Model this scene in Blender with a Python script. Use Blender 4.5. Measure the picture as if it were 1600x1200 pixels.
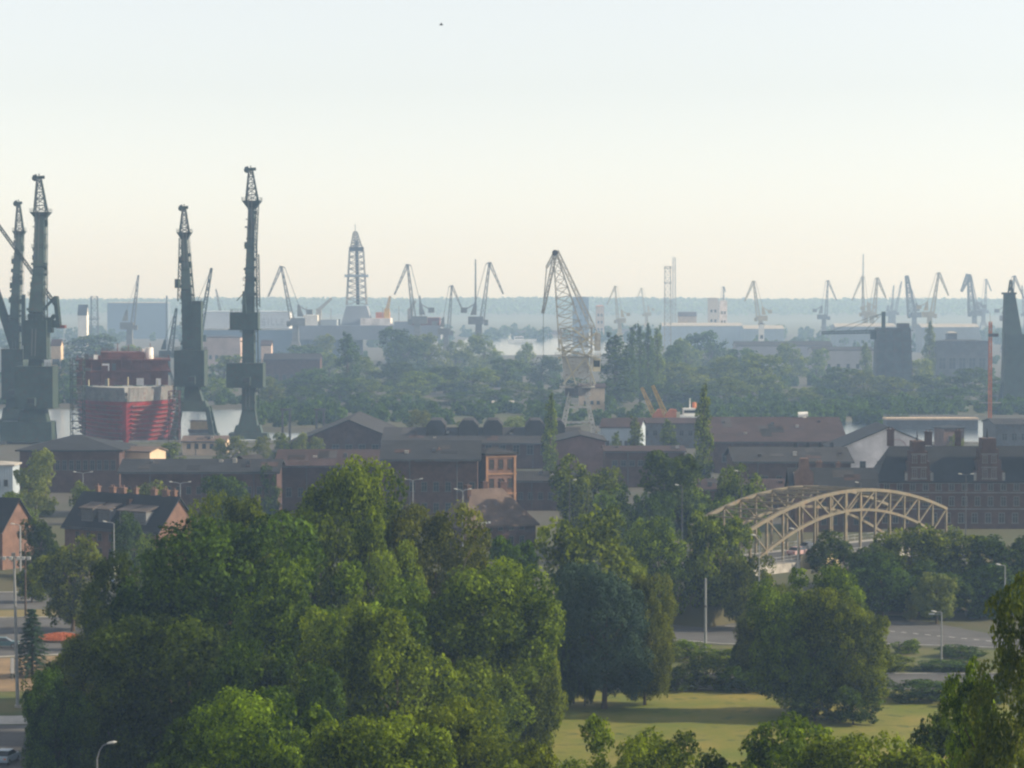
import bpy, math, random
import numpy as np
from mathutils import Vector

for _o in list(bpy.data.objects):
    bpy.data.objects.remove(_o, do_unlink=True)
R = math.radians
scene = bpy.context.scene

# ------------------------------------------------------------------ camera
H = 50.0                 # eye height above the plain (viewpoint on a hill)
F = 4440.0               # focal length in pixels of a 1600 px wide picture
PITCH = math.atan(138.0 / F)
cam_d = bpy.data.cameras.new('camera')
cam_d.sensor_width = 36.0
cam_d.lens = 36.0 * F / 1600.0
cam_d.clip_start = 0.5
cam_d.clip_end = 40000
cam = bpy.data.objects.new('camera', cam_d)
scene.collection.objects.link(cam)
cam.location = (0, 0, H)
cam.rotation_euler = (R(90) - PITCH, 0, 0)
scene.camera = cam

# ------------------------------------------------------------------ sky, sun, exposure
SUN_AZ, SUN_EL = 91.0, 29.0      # degrees right of the view direction, and above the horizon
world = bpy.data.worlds.new('World')
scene.world = world
world.use_nodes = True
wn = world.node_tree
sky = wn.nodes.new('ShaderNodeTexSky')
sky.sky_type = 'NISHITA'
sky.sun_disc = False
sky.sun_elevation = R(SUN_EL)
sky.sun_rotation = R(SUN_AZ)
sky.altitude = 50
sky.air_density = 1.0
sky.dust_density = 0.4
sky.ozone_density = 2.0
bg = wn.nodes['Background']
bg.inputs['Strength'].default_value = 0.136
hz = wn.nodes.new('ShaderNodeHueSaturation')
hz.inputs['Saturation'].default_value = 0.29
wn.links.new(sky.outputs['Color'], hz.inputs['Color'])
wn.links.new(hz.outputs['Color'], bg.inputs['Color'])

sun_d = bpy.data.lights.new('sun', 'SUN')
sun_d.energy = 5.0
sun_d.angle = R(0.6)
sun_d.color = (1.0, 0.87, 0.66)
sun = bpy.data.objects.new('sun', sun_d)
scene.collection.objects.link(sun)
_sv = Vector((math.sin(R(SUN_AZ)) * math.cos(R(SUN_EL)), math.cos(R(SUN_AZ)) * math.cos(R(SUN_EL)), math.sin(R(SUN_EL))))
sun.rotation_euler = _sv.to_track_quat('Z', 'Y').to_euler()
sun.location = _sv * 300

scene.view_settings.view_transform = 'Standard'
scene.view_settings.look = 'None'
scene.view_settings.exposure = 0.4
scene.view_settings.gamma = 1.0
scene.render.engine = 'CYCLES'
cy = scene.cycles
cy.use_denoising = True
cy.max_bounces = 6
cy.diffuse_bounces = 3
cy.glossy_bounces = 2
cy.transmission_bounces = 4
cy.transparent_max_bounces = 8
cy.volume_bounces = 2
cy.sample_clamp_indirect = 4.0
cy.filter_width = 2.3

# ------------------------------------------------------------------ pixel <-> place
_c, _s = math.cos(PITCH), math.sin(PITCH)
def ray(px, py):
    a, b = (px - 800.0) / F, (600.0 - py) / F
    return a, _c + b * _s, -_s + b * _c
def at(px, py, D):
    r = ray(px, py); k = D / r[1]
    return Vector((r[0] * k, D, H + r[2] * k))
def gp(px, py, z=0.0):
    r = ray(px, py); k = (z - H) / r[2]
    return Vector((r[0] * k, r[1] * k, z))
def X(px, D): return at(px, 600, D).x
def Z(py, D): return at(800, py, D).z
def dist(py, z=0.0): return gp(800, py, z).y

def ground_z(x, y):
    d = math.hypot(x, y)
    return 48.0 * max(0.0, 1.0 - d / 250.0) ** 1.5

# ------------------------------------------------------------------ objects
COL = scene.collection
def thing(name, label, cat, loc=(0, 0, 0), rz=0.0, group=None):
    o = bpy.data.objects.new(name, None)
    o.empty_display_size = 0.5
    COL.objects.link(o)
    o.location = loc; o.rotation_euler = (0, 0, rz)
    o['label'] = label; o['category'] = cat
    if group: o['group'] = group
    return o
def put(name, mesh, parent=None, loc=(0, 0, 0), rz=0.0):
    o = bpy.data.objects.new(name, mesh)
    COL.objects.link(o)
    o.parent = parent
    o.location = loc; o.rotation_euler = (0, 0, rz)
    return o
def structure(o): o['kind'] = 'structure'; return o
def stuff(o, label=None, cat=None):
    o['kind'] = 'stuff'
    if label: o['label'] = label; o['category'] = cat
    return o

class MB:
    """collects shapes into one mesh"""
    def __init__(s): s.v = []; s.f = []
    def add(s, vs, fs):
        n = len(s.v); s.v += [tuple(v) for v in vs]; s.f += [tuple(i + n for i in f) for f in fs]; return s
    def box(s, x0, x1, y0, y1, z0, z1):
        return s.add([(x0,y0,z0),(x1,y0,z0),(x1,y1,z0),(x0,y1,z0),(x0,y0,z1),(x1,y0,z1),(x1,y1,z1),(x0,y1,z1)],
                     [(0,3,2,1),(4,5,6,7),(0,1,5,4),(1,2,6,5),(2,3,7,6),(3,0,4,7)])
    def frustum(s, w0, d0, z0, w1, d1, z1, cx0=0, cy0=0, cx1=0, cy1=0):
        a, b, c, d = w0 / 2, d0 / 2, w1 / 2, d1 / 2
        return s.add([(cx0-a,cy0-b,z0),(cx0+a,cy0-b,z0),(cx0+a,cy0+b,z0),(cx0-a,cy0+b,z0),
                      (cx1-c,cy1-d,z1),(cx1+c,cy1-d,z1),(cx1+c,cy1+d,z1),(cx1-c,cy1+d,z1)],
                     [(0,3,2,1),(4,5,6,7),(0,1,5,4),(1,2,6,5),(2,3,7,6),(3,0,4,7)])
    def beam(s, p, q, w, h=None, w1=None, h1=None):
        p, q = Vector(p), Vector(q); h = h or w; w1 = w1 or w; h1 = h1 or h
        d = (q - p).normalized()
        u = d.cross(Vector((0, 1, 0)) if abs(d.y) < 0.9 else Vector((1, 0, 0))).normalized()
        v = d.cross(u)
        vs = []
        for c, a, b in ((p, w / 2, h / 2), (q, w1 / 2, h1 / 2)):
            for i, j in ((-1,-1),(1,-1),(1,1),(-1,1)): vs.append(c + u * a * i + v * b * j)
        return s.add(vs, [(0,3,2,1),(4,5,6,7),(0,1,5,4),(1,2,6,5),(2,3,7,6),(3,0,4,7)])
    def tube(s, p, q, r, r1=None, n=6):
        p, q = Vector(p), Vector(q); r1 = r if r1 is None else r1
        d = (q - p).normalized()
        u = d.cross(Vector((0, 0, 1)) if abs(d.z) < 0.9 else Vector((1, 0, 0))).normalized(); v = d.cross(u)
        vs = []
        for c, rr in ((p, r), (q, r1)):
            for i in range(n):
                a = 2 * math.pi * i / n; vs.append(c + (u * math.cos(a) + v * math.sin(a)) * rr)
        fs = [(i, (i + 1) % n, n + (i + 1) % n, n + i) for i in range(n)]
        fs += [tuple(range(n - 1, -1, -1)), tuple(range(n, 2 * n))]
        return s.add(vs, fs)
    def path(s, pts, r, n=6):
        for a, b in zip(pts, pts[1:]): s.tube(a, b, r, r, n)
        return s
    def prism(s, poly, y0, y1):
        """polygon in the xz plane, extruded along y"""
        n = len(poly)
        vs = [(x, y0, z) for x, z in poly] + [(x, y1, z) for x, z in poly]
        fs = [tuple(range(n)), tuple(range(2 * n - 1, n - 1, -1))]
        fs += [(i, n + i, n + (i + 1) % n, (i + 1) % n) for i in range(n)]
        return s.add(vs, fs)
    def slab(s, poly, z0, z1):
        """polygon in the ground plane, extruded up"""
        n = len(poly)
        vs = [(x, y, z0) for x, y in poly] + [(x, y, z1) for x, y in poly]
        fs = [tuple(range(n - 1, -1, -1)), tuple(range(n, 2 * n))]
        fs += [(i, (i + 1) % n, n + (i + 1) % n, n + i) for i in range(n)]
        return s.add(vs, fs)
    def lattice(s, p, q, w0, d0, w1, d1, n, r, rd=None):
        """four chords tapering from p to q with zigzag bracing"""
        p, q = Vector(p), Vector(q); rd = rd or r * 0.6
        d = (q - p).normalized()
        u = Vector((1, 0, 0)); u = (u - d * u.dot(d))
        if u.length < 0.3: u = Vector((0, 0, 1)) - d * d.z
        u.normalize(); v = d.cross(u)
        rings = []
        for i in range(n + 1):
            t = i / n; c = p.lerp(q, t); a, b = (w0 + (w1 - w0) * t) / 2, (d0 + (d1 - d0) * t) / 2
            rings.append([c + u * a * k + v * b * l for k, l in ((-1,-1),(1,-1),(1,1),(-1,1))])
        for k in range(4): s.beam(rings[0][k], rings[-1][k], r * 2)
        for i in range(n):
            for k in range(4):
                a, b = (k, (k + 1) % 4) if i % 2 else ((k + 1) % 4, k)
                s.beam(rings[i][a], rings[i + 1][b], rd * 2)
                s.beam(rings[i + 1][k], rings[i + 1][(k + 1) % 4], rd * 2)
        return s
    def rail(s, x0, x1, y0, y1, z, h=1.1, r=0.06):
        cs = [(x0,y0),(x1,y0),(x1,y1),(x0,y1)]
        for i in range(4):
            a, b = cs[i], cs[(i + 1) % 4]
            for hh in (h * .5, h): s.beam((*a, z + hh), (*b, z + hh), r)
            k = max(1, int(math.hypot(a[0]-b[0], a[1]-b[1]) / 1.6))
            for j in range(k):
                t = j / k; x, y = a[0]+(b[0]-a[0])*t, a[1]+(b[1]-a[1])*t
                s.beam((x, y, z), (x, y, z + h), r)
        return s
    def mesh(s, name, mat):
        m = bpy.data.meshes.new(name)
        m.from_pydata(s.v, [], s.f); m.update()
        if mat: m.materials.append(mat)
        return m
    def build(s, name, mat, parent=None, loc=(0, 0, 0), rz=0.0):
        return put(name, s.mesh(name, mat), parent, loc, rz)

# ------------------------------------------------------------------ materials
MATS = {}
def mat(name, col, rough=0.85, var=0.25, scale=0.35, col2=None, metal=0.0, bump=0.0, bscale=4.0, spec=0.3, rust=None, wave=None, coord='Object'):
    """procedural paint / stone / soil: noise-mixed colour, wear spots, fine relief"""
    if name in MATS: return MATS[name]
    m = bpy.data.materials.new(name); m.use_nodes = True
    t = m.node_tree; n = t.nodes; L = t.links
    b = n['Principled BSDF']
    tc = n.new('ShaderNodeTexCoord')
    no = n.new('ShaderNodeTexNoise'); no.inputs['Scale'].default_value = scale; no.inputs['Detail'].default_value = 6
    no.inputs['Roughness'].default_value = 0.65
    L.new(tc.outputs[coord], no.inputs['Vector'])
    mx = n.new('ShaderNodeMix'); mx.data_type = 'RGBA'
    c2 = col2 or tuple(c * (1 - var) for c in col); c1 = col if col2 else tuple(min(1, c * (1 + var * .6)) for c in col)
    mx.inputs['A'].default_value = (*c1, 1); mx.inputs['B'].default_value = (*c2, 1)
    rp = n.new('ShaderNodeValToRGB'); rp.color_ramp.elements[0].position = .36; rp.color_ramp.elements[1].position = .64
    L.new(no.outputs['Fac'], rp.inputs['Fac']); L.new(rp.outputs['Color'], mx.inputs['Factor'])
    out = mx.outputs['Result']
    if rust:
        n2 = n.new('ShaderNodeTexNoise'); n2.inputs['Scale'].default_value = scale * 4; n2.inputs['Detail'].default_value = 8
        L.new(tc.outputs[coord], n2.inputs['Vector'])
        r2 = n.new('ShaderNodeValToRGB'); r2.color_ramp.elements[0].position = .55; r2.color_ramp.elements[1].position = .7
        L.new(n2.outputs['Fac'], r2.inputs['Fac'])
        m2 = n.new('ShaderNodeMix'); m2.data_type = 'RGBA'; m2.inputs['B'].default_value = (*rust, 1)
        L.new(out, m2.inputs['A']); L.new(r2.outputs['Color'], m2.inputs['Factor']); out = m2.outputs['Result']
    L.new(out, b.inputs['Base Color'])
    b.inputs['Roughness'].default_value = rough; b.inputs['Metallic'].default_value = metal
    b.inputs['Specular IOR Level'].default_value = spec
    src = None
    if wave:
        w = n.new('ShaderNodeTexWave'); w.bands_direction = wave[0]; w.inputs['Scale'].default_value = wave[1]
        w.inputs['Distortion'].default_value = 0.3
        L.new(tc.outputs[coord], w.inputs['Vector']); src = w.outputs['Fac']
    elif bump:
        n3 = n.new('ShaderNodeTexNoise'); n3.inputs['Scale'].default_value = bscale; n3.inputs['Detail'].default_value = 5
        L.new(tc.outputs[coord], n3.inputs['Vector']); src = n3.outputs['Fac']
    if src is not None:
        bp = n.new('ShaderNodeBump'); bp.inputs['Strength'].default_value = bump or .4; bp.inputs['Distance'].default_value = 0.136
        L.new(src, bp.inputs['Height']); L.new(bp.outputs['Normal'], b.inputs['Normal'])
    MATS[name] = m
    return m

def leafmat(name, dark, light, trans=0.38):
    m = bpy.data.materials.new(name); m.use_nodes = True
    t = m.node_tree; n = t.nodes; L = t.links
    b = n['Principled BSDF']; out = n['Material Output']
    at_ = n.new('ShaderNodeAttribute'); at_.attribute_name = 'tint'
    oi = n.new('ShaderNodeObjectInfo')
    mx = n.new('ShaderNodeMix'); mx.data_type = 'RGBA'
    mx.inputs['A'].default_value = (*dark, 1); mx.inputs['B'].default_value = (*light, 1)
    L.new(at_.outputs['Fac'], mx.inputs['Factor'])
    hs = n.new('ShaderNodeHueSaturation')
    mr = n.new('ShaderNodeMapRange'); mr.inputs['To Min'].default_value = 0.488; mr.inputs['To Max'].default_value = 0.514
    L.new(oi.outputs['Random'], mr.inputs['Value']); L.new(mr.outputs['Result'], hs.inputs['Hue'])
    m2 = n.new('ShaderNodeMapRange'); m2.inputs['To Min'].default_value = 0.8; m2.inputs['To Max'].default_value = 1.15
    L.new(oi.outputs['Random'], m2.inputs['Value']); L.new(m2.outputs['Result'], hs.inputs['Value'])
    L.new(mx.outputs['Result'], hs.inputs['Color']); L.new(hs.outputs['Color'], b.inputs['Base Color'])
    b.inputs['Roughness'].default_value = 0.65; b.inputs['Specular IOR Level'].default_value = 0.08
    tr = n.new('ShaderNodeBsdfTranslucent')
    h2 = n.new('ShaderNodeHueSaturation'); h2.inputs['Saturation'].default_value = 1.1; h2.inputs['Value'].default_value = 1.7; h2.inputs['Hue'].default_value = 0.492
    L.new(hs.outputs['Color'], h2.inputs['Color']); L.new(h2.outputs['Color'], tr.inputs['Color'])
    ms = n.new('ShaderNodeMixShader'); ms.inputs['Fac'].default_value = trans
    L.new(b.outputs['BSDF'], ms.inputs[1]); L.new(tr.outputs['BSDF'], ms.inputs[2])
    L.new(ms.outputs['Shader'], out.inputs['Surface'])
    return m

LEAF = {
    'green': leafmat('leaf_green', (0.017, 0.036, 0.002), (0.205, 0.275, 0.014)),
    'olive': leafmat('leaf_olive', (0.026, 0.038, 0.004), (0.190, 0.220, 0.024)),
    'deep': leafmat('leaf_deep', (0.007, 0.020, 0.002), (0.092, 0.150, 0.010)),  # dark foliage; shade of the left grove is also put into this colour
    'blue': leafmat('needle_blue', (0.016, 0.038, 0.022), (0.045, 0.075, 0.040), 0.15),
    'belt': leafmat('leaf_belt', (0.040, 0.070, 0.010), (0.190, 0.230, 0.030)),
    'pale': leafmat('leaf_pale', (0.080, 0.105, 0.020), (0.210, 0.235, 0.050)),
}
M_bark = mat('bark', (0.075, 0.055, 0.04), .95, .4, 3.0, bump=.5)
M_dgreen = mat('crane_dark_green', (0.035, 0.060, 0.050), .7, .35, .25, rust=(0.06, 0.045, 0.035))
M_grey = mat('crane_grey', (0.33, 0.33, 0.31), .7, .25, .3, rust=(0.17, 0.12, 0.08))
M_dgrey = mat('steel_dark', (0.085, 0.09, 0.10), .7, .3, .3, rust=(0.08, 0.05, 0.035))
M_yellow = mat('crane_yellow', (0.55, 0.36, 0.08), .6, .25, .3, rust=(0.3, 0.17, 0.06))
M_cream = mat('crane_cream', (0.58, 0.52, 0.36), .6, .2, .3)
M_ochre = mat('crane_ochre', (0.36, 0.30, 0.16), .7, .25, .3)
M_orange = mat('mast_orange', (0.50, 0.16, 0.06), .6, .2, .5)
M_white = mat('white_paint', (0.78, 0.77, 0.74), .6, .12, .3)
M_pale = mat('pale_render', (0.74, 0.70, 0.70), .9, .35, .12, bump=.2)
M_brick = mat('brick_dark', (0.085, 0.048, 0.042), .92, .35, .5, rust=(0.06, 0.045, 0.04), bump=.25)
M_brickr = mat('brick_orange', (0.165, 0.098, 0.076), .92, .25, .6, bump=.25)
M_slate = mat('roof_slate', (0.020, 0.022, 0.027), .75, .35, .3, wave=('Z', 1.2))
M_tin = mat('roof_tar', (0.024, 0.023, 0.025), .85, .4, .15, rust=(0.034, 0.027, 0.026), wave=('X', .6))
M_redroof = mat('roof_red', (0.042, 0.024, 0.024), .85, .35, .2, wave=('X', .6))
M_brownroof = mat('roof_brown', (0.125, 0.09, 0.075), .85, .3, .4, wave=('Z', 2.0))
M_glass = mat('window_glass', (0.03, 0.035, 0.04), .12, .3, 1.0, spec=.6)
M_frame = mat('window_frame', (0.10, 0.10, 0.10), .7, .15, 1.0)
M_stone = mat('pale_stone', (0.20, 0.195, 0.19), .9, .25, .8)
M_conc = mat('concrete', (0.36, 0.34, 0.31), .9, .3, .4, bump=.2)
M_bridge = mat('bridge_beige', (0.165, 0.145, 0.105), .7, .22, .5, rust=(0.25, 0.17, 0.10))
M_asph = mat('asphalt', (0.095, 0.094, 0.095), .9, .28, .12, bump=.15, rust=(0.08, 0.08, 0.08))
M_paint = mat('road_paint', (0.72, 0.71, 0.68), .8, .2, 1.5)
M_kerb = mat('kerb_stone', (0.42, 0.40, 0.37), .9, .2, .8)
M_hullred = mat('hull_red', (0.26, 0.022, 0.026), .6, .35, .2, rust=(0.13, 0.045, 0.04))
M_redlead = mat('red_lead', (0.14, 0.05, 0.045), .75, .35, .3, rust=(0.12, 0.06, 0.05))
M_bluegrey = mat('sheet_bluegrey', (0.34, 0.40, 0.46), .7, .18, .1, wave=('X', .5))
M_tanwall = mat('tan_wall', (0.55, 0.42, 0.30), .9, .2, .2)
M_metal = mat('galvanised', (0.26, 0.27, 0.28), .55, .2, .8, metal=.5)
M_lamp = mat('lamp_head', (0.5, 0.5, 0.48), .35, .1, 1.0)

# ------------------------------------------------------------------ ground, roads, water
M_ground = mat('ground_soil', (0.05, 0.065, 0.022), .95, col2=(0.085, 0.075, 0.04), scale=.02, bump=.3, bscale=.8)
M_lawn = mat('lawn_grass', (0.095, 0.130, 0.008), .95, col2=(0.220, 0.180, 0.036), scale=.09, bump=.5, bscale=2.5, rust=(0.050, 0.085, 0.010))
M_dry = mat('dry_grass', (0.21, 0.16, 0.07), .95, col2=(0.13, 0.12, 0.045), scale=.12, bump=.4, bscale=2.5)
M_green = mat('verge_grass', (0.065, 0.09, 0.02), .95, col2=(0.12, 0.11, 0.04), scale=.15, bump=.4, bscale=2.5)
M_sand = mat('sandy_soil', (0.22, 0.155, 0.09), .95, .3, .2, bump=.3)
M_yard = mat('yard_soil', (0.085, 0.075, 0.068), .95, col2=(0.06, 0.065, 0.045), scale=.03, bump=.2)
M_water = mat('river_water', (0.055, 0.075, 0.095), .16, .1, .02, spec=.5, bump=.35, bscale=.25)

def terrain():
    ys = [-340, -250, -180, -120, -80, -50, -30, -15, 0] + [12 * i for i in range(1, 26)] + [340, 420, 520, 700, 900, 1300, 1900, 2800, 4200, 6500, 9000]
    m = MB(); rows = []
    cs = np.concatenate([-np.geomspace(4000, 12, 26), [0], np.geomspace(12, 4000, 26)])
    for y in ys:
        row = []
        for x in cs:
            z = ground_z(x, y)
            if z > 0.5: z += 0.35 * math.sin(x * .21) * math.cos(y * .17)
            m.v.append((float(x), float(y), z)); row.append(len(m.v) - 1)
        rows.append(row)
    for a, b in zip(rows, rows[1:]):
        for i in range(len(cs) - 1): m.f.append((a[i], a[i + 1], b[i + 1], b[i]))
    o = m.build('ground', M_ground); structure(o)
    for p in o.data.polygons: p.use_smooth = True
terrain()

def sheet(name, pts, z, material):
    m = MB(); ps = [gp(x, y) for x, y in pts]
    m.add([(p.x, p.y, z) for p in ps], [tuple(range(len(ps)))])
    return structure(m.build(name, material))
def kerb(name, pts, w=0.35, h=0.13):
    m = MB(); ps = [gp(x, y) for x, y in pts]
    for a, b in zip(ps, ps[1:]):
        m.beam((a.x, a.y, h / 2), (b.x, b.y, h / 2), h, w)
    return structure(m.build(name, M_kerb))
def dashes(name, pts, z, n, w=0.22, frac=.45):
    m = MB(); ps = [gp(x, y) for x, y in pts]
    for a, b in zip(ps, ps[1:]):
        for i in range(n):
            p, q = a.lerp(b, i / n), a.lerp(b, (i + frac) / n)
            d = (q - p).normalized(); s = Vector((-d.y, d.x, 0)) * w / 2
            m.add([(v.x, v.y, z) for v in (p - s, q - s, q + s, p + s)], [(0, 1, 2, 3)])
    return structure(m.build(name, M_paint))

sheet('yard_ground', [(-400, 820), (2000, 820), (2000, 694), (-400, 694)], .004, M_yard)
sheet('yard_ground', [(-400, 632), (2000, 632), (2000, 522), (-400, 522)], .004, M_yard)
sheet('lawn', [(560, 1079), (1560, 1079), (1640, 1205), (500, 1215)], .006, M_lawn)
sheet('verge', [(980, 908), (1210, 912), (1210, 943), (980, 944)], .006, M_dry)
sheet('verge', [(900, 1006), (1600, 1016), (1600, 1052), (900, 1050)], .005, M_green)
sheet('verge', [(1385, 948), (1480, 944), (1480, 962), (1385, 962)], .006, M_sand)
sheet('road', [(650, 928), (1040, 950), (1200, 955), (1390, 963), (1450, 972), (1600, 1000), (1750, 1025), (1750, 1045), (1560, 1013), (1390, 1007), (1130, 1007), (1060, 1001), (650, 982)], .010, M_asph)
sheet('road', [(500, 1053), (1750, 1053), (1750, 1078), (500, 1075)], .010, M_asph)
sheet('pavement', [(650, 912), (1040, 945), (1200, 951), (1200, 955), (1040, 950), (650, 928)], .014, M_kerb)
kerb('kerb', [(650, 982), (1060, 1001), (1130, 1007), (1390, 1007), (1560, 1013), (1750, 1045)])
kerb('kerb', [(500, 1053), (1750, 1053)])
kerb('kerb', [(500, 1075.5), (1750, 1078.5)])
dashes('lane_marking', [(650, 955), (1060, 976), (1390, 986), (1560, 1003)], .015, 9)
sheet('road', [(-250, 928), (420, 922), (420, 946), (-250, 956)], .010, M_asph)
sheet('verge', [(-250, 957), (420, 947), (420, 960), (-250, 968)], .007, M_dry)
sheet('road', [(-250, 969), (420, 961), (420, 1010), (-250, 1036)], .010, M_asph)
sheet('verge', [(-250, 1038), (420, 1012), (420, 1075), (-250, 1084)], .007, M_sand)
sheet('verge', [(-250, 1085), (420, 1076), (420, 1112), (-250, 1121)], .007, M_green)
sheet('path', [(-250, 1122), (420, 1113), (420, 1126), (-250, 1135)], .010, M_kerb)
sheet('road', [(-250, 1137), (420, 1127), (420, 1215), (-250, 1225)], .010, M_asph)
kerb('kerb', [(-250, 968.5), (420, 960.5)]); kerb('kerb', [(-250, 1036.5), (420, 1010.5)]); kerb('kerb', [(-250, 928), (420, 922)])
dashes('lane_marking', [(-250, 1002), (420, 985)], .015, 12); dashes('lane_marking', [(-250, 941), (420, 934)], .015, 12)
# the river: one arm behind the quay of the tall cranes, a basin far beyond the trees
sheet('water', [(-900, 690), (440, 690), (700, 688), (1100, 692), (2300, 692), (2300, 656), (1380, 656), (1100, 672), (700, 676), (408, 676), (388, 640), (-900, 638)], .03, M_water)
sheet('water', [(690, 556), (1010, 553), (960, 520), (740, 522)], .03, M_water)
def quay():
    m = MB()
    for pts in ([(-900, 691), (440, 691), (700, 689)], [(1100, 693), (2300, 693)]):
        ps = [gp(*p) for p in pts]
        for a, b in zip(ps, ps[1:]): m.beam((a.x, a.y - .6, .35), (b.x, b.y - .6, .35), .7, 1.4)
    structure(m.build('quay_edge', M_conc))
quay()
def bank():
    m = MB(); ps = [gp(*p) for p in [(-900, 637), (388, 639), (408, 675), (700, 675), (1100, 671), (1380, 655), (2300, 655)]]
    for a, b in zip(ps, ps[1:]):
        m.add([(a.x, a.y, 0), (b.x, b.y, 0), (b.x, b.y + 4, 1.6), (a.x, a.y + 4, 1.6), (b.x, b.y + 12, 0), (a.x, a.y + 12, 0)], [(0, 1, 2, 3), (3, 2, 4, 5)])
    structure(m.build('river_bank', M_yard))
bank()

# ------------------------------------------------------------------ trees
def leaf_mesh(name, P, N, size, tint, material, ratio=.62):
    n = len(P)
    N = N / np.maximum(1e-6, np.linalg.norm(N, axis=1, keepdims=True))
    rg = np.random.default_rng(n)
    A = rg.normal(size=(n, 3)); T = np.cross(N, A); T /= np.maximum(1e-6, np.linalg.norm(T, axis=1, keepdims=True))
    B = np.cross(N, T)
    s = size[:, None]
    V = np.empty((n, 4, 3)); V[:, 0] = P - T * s; V[:, 1] = P - B * s * ratio + N * s * .12; V[:, 2] = P + T * s; V[:, 3] = P + B * s * ratio + N * s * .12
    m = bpy.data.meshes.new(name)
    m.vertices.add(4 * n); m.vertices.foreach_set('co', V.reshape(-1))
    m.loops.add(4 * n); m.loops.foreach_set('vertex_index', np.arange(4 * n, dtype=np.int32))
    m.polygons.add(n); m.polygons.foreach_set('loop_start', np.arange(0, 4 * n, 4, dtype=np.int32))
    a = m.attributes.new('tint', 'FLOAT', 'FACE'); a.data.foreach_set('value', tint.astype(np.float32))
    m.update(calc_edges=True)
    if material: m.materials.append(material)
    return m
def unit(rg, n):
    d = rg.normal(size=(n, 3)); return d / np.linalg.norm(d, axis=1, keepdims=True)
def clumps(rg, C, Rr, n, nsub, mid, smin=.25, smax=.46):
    """leaf points on small clumps that sit on the surface of the lobes"""
    L = len(C); S = []; r = []
    for i in range(L):
        d = unit(rg, nsub); o = C[i] - mid; o = o / max(1e-6, np.linalg.norm(o))
        d = d[(d @ o) > -0.45]
        S.append(C[i] + d * Rr[i] * rg.uniform(.72, 1.0, (len(d), 1))); r.append(Rr[i] * rg.uniform(smin, smax, len(d)))
    S = np.concatenate(S); r = np.concatenate(r)
    dd = np.linalg.norm(S[:, None] - C[None], axis=2) / Rr[None]
    k = (dd.min(axis=1) > .62); S, r = S[k], r[k]
    tn = rg.uniform(0, 1, len(S))
    idx = rg.choice(len(S), n, p=r ** 2 / (r ** 2).sum())
    d = unit(rg, n); o = S[idx] - mid; o /= np.maximum(1e-6, np.linalg.norm(o, axis=1, keepdims=True))
    d = d + o * .45 + np.array([0, 0, .15]); d /= np.linalg.norm(d, axis=1, keepdims=True)
    P = S[idx] + d * r[idx, None] * rg.uniform(.65, 1.15, (n, 1))
    N = d + rg.normal(size=(n, 3)) * .55
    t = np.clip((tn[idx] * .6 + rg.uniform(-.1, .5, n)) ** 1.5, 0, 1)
    k = max(1, n // 7); q = rg.integers(0, L, k)   # inner leaves close the crown against the light, shade painted into their tint
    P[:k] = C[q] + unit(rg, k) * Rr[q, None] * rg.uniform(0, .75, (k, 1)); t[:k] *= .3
    return P, N, t
def crown_broad(seed, n, size, nl=24, low=.20, wide=.30, sub=34):
    rg = np.random.default_rng(seed)
    mid = np.array([0, 0, low + (1 - low) * .45])
    d = unit(rg, nl); d[:, 2] = d[:, 2] * .9 + .1
    C = mid + d * np.array([wide, wide, (1 - low) * .38]) * rg.uniform(.40, 1.12, (nl, 1)) ** .7
    C[:, :2] += rg.normal(0, .055, 2) * (wide / .30) * ((C[:, 2:3] - mid[2]) / .3)      # the crown leans and swells to one side
    Rr = (.07 + .13 * rg.uniform(0, 1, nl) ** 1.6) * (wide / .30) * (1.15 - .3 * (C[:, 2] - low) / (1 - low))
    sk = 7; an = np.linspace(0, 6.283, sk, endpoint=False) + rg.uniform(0, .8, sk)
    K = np.stack([np.cos(an) * wide * rg.uniform(.45, .95, sk), np.sin(an) * wide * rg.uniform(.45, .95, sk), low + rg.uniform(.10, .22, sk)], 1)
    C = np.vstack([C, mid, K]); Rr = np.append(np.append(Rr, .2 * wide / .3), rg.uniform(.09, .14, sk))
    P, N, t = clumps(rg, C, Rr, n, sub, mid)
    P[:, 2] = np.maximum(P[:, 2], low * .4)
    return P, N, np.full(n, size) * rg.uniform(.45, 1.5, n), t
def crown_poplar(seed, n, size, w=.085, low=.05):
    rg = np.random.default_rng(seed); nl = 20
    z = np.linspace(low + .04, .96, nl); pr = w * np.sin(np.pi * (.1 + .88 * z) ** .75) ** .6
    C = np.stack([rg.normal(0, w * .22, nl), rg.normal(0, w * .22, nl), z], 1); Rr = np.maximum(.018, pr * rg.uniform(.8, 1.1, nl))
    mid = np.array([0, 0, .45])
    P, N, t = clumps(rg, C, Rr, n, 26, mid, .3, .5)
    q = np.array([0, 0, 1.0]); P[:, 2] += rg.uniform(-.03, .03, n)
    return P, N, np.full(n, size) * rg.uniform(.6, 1.3, n), t
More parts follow.
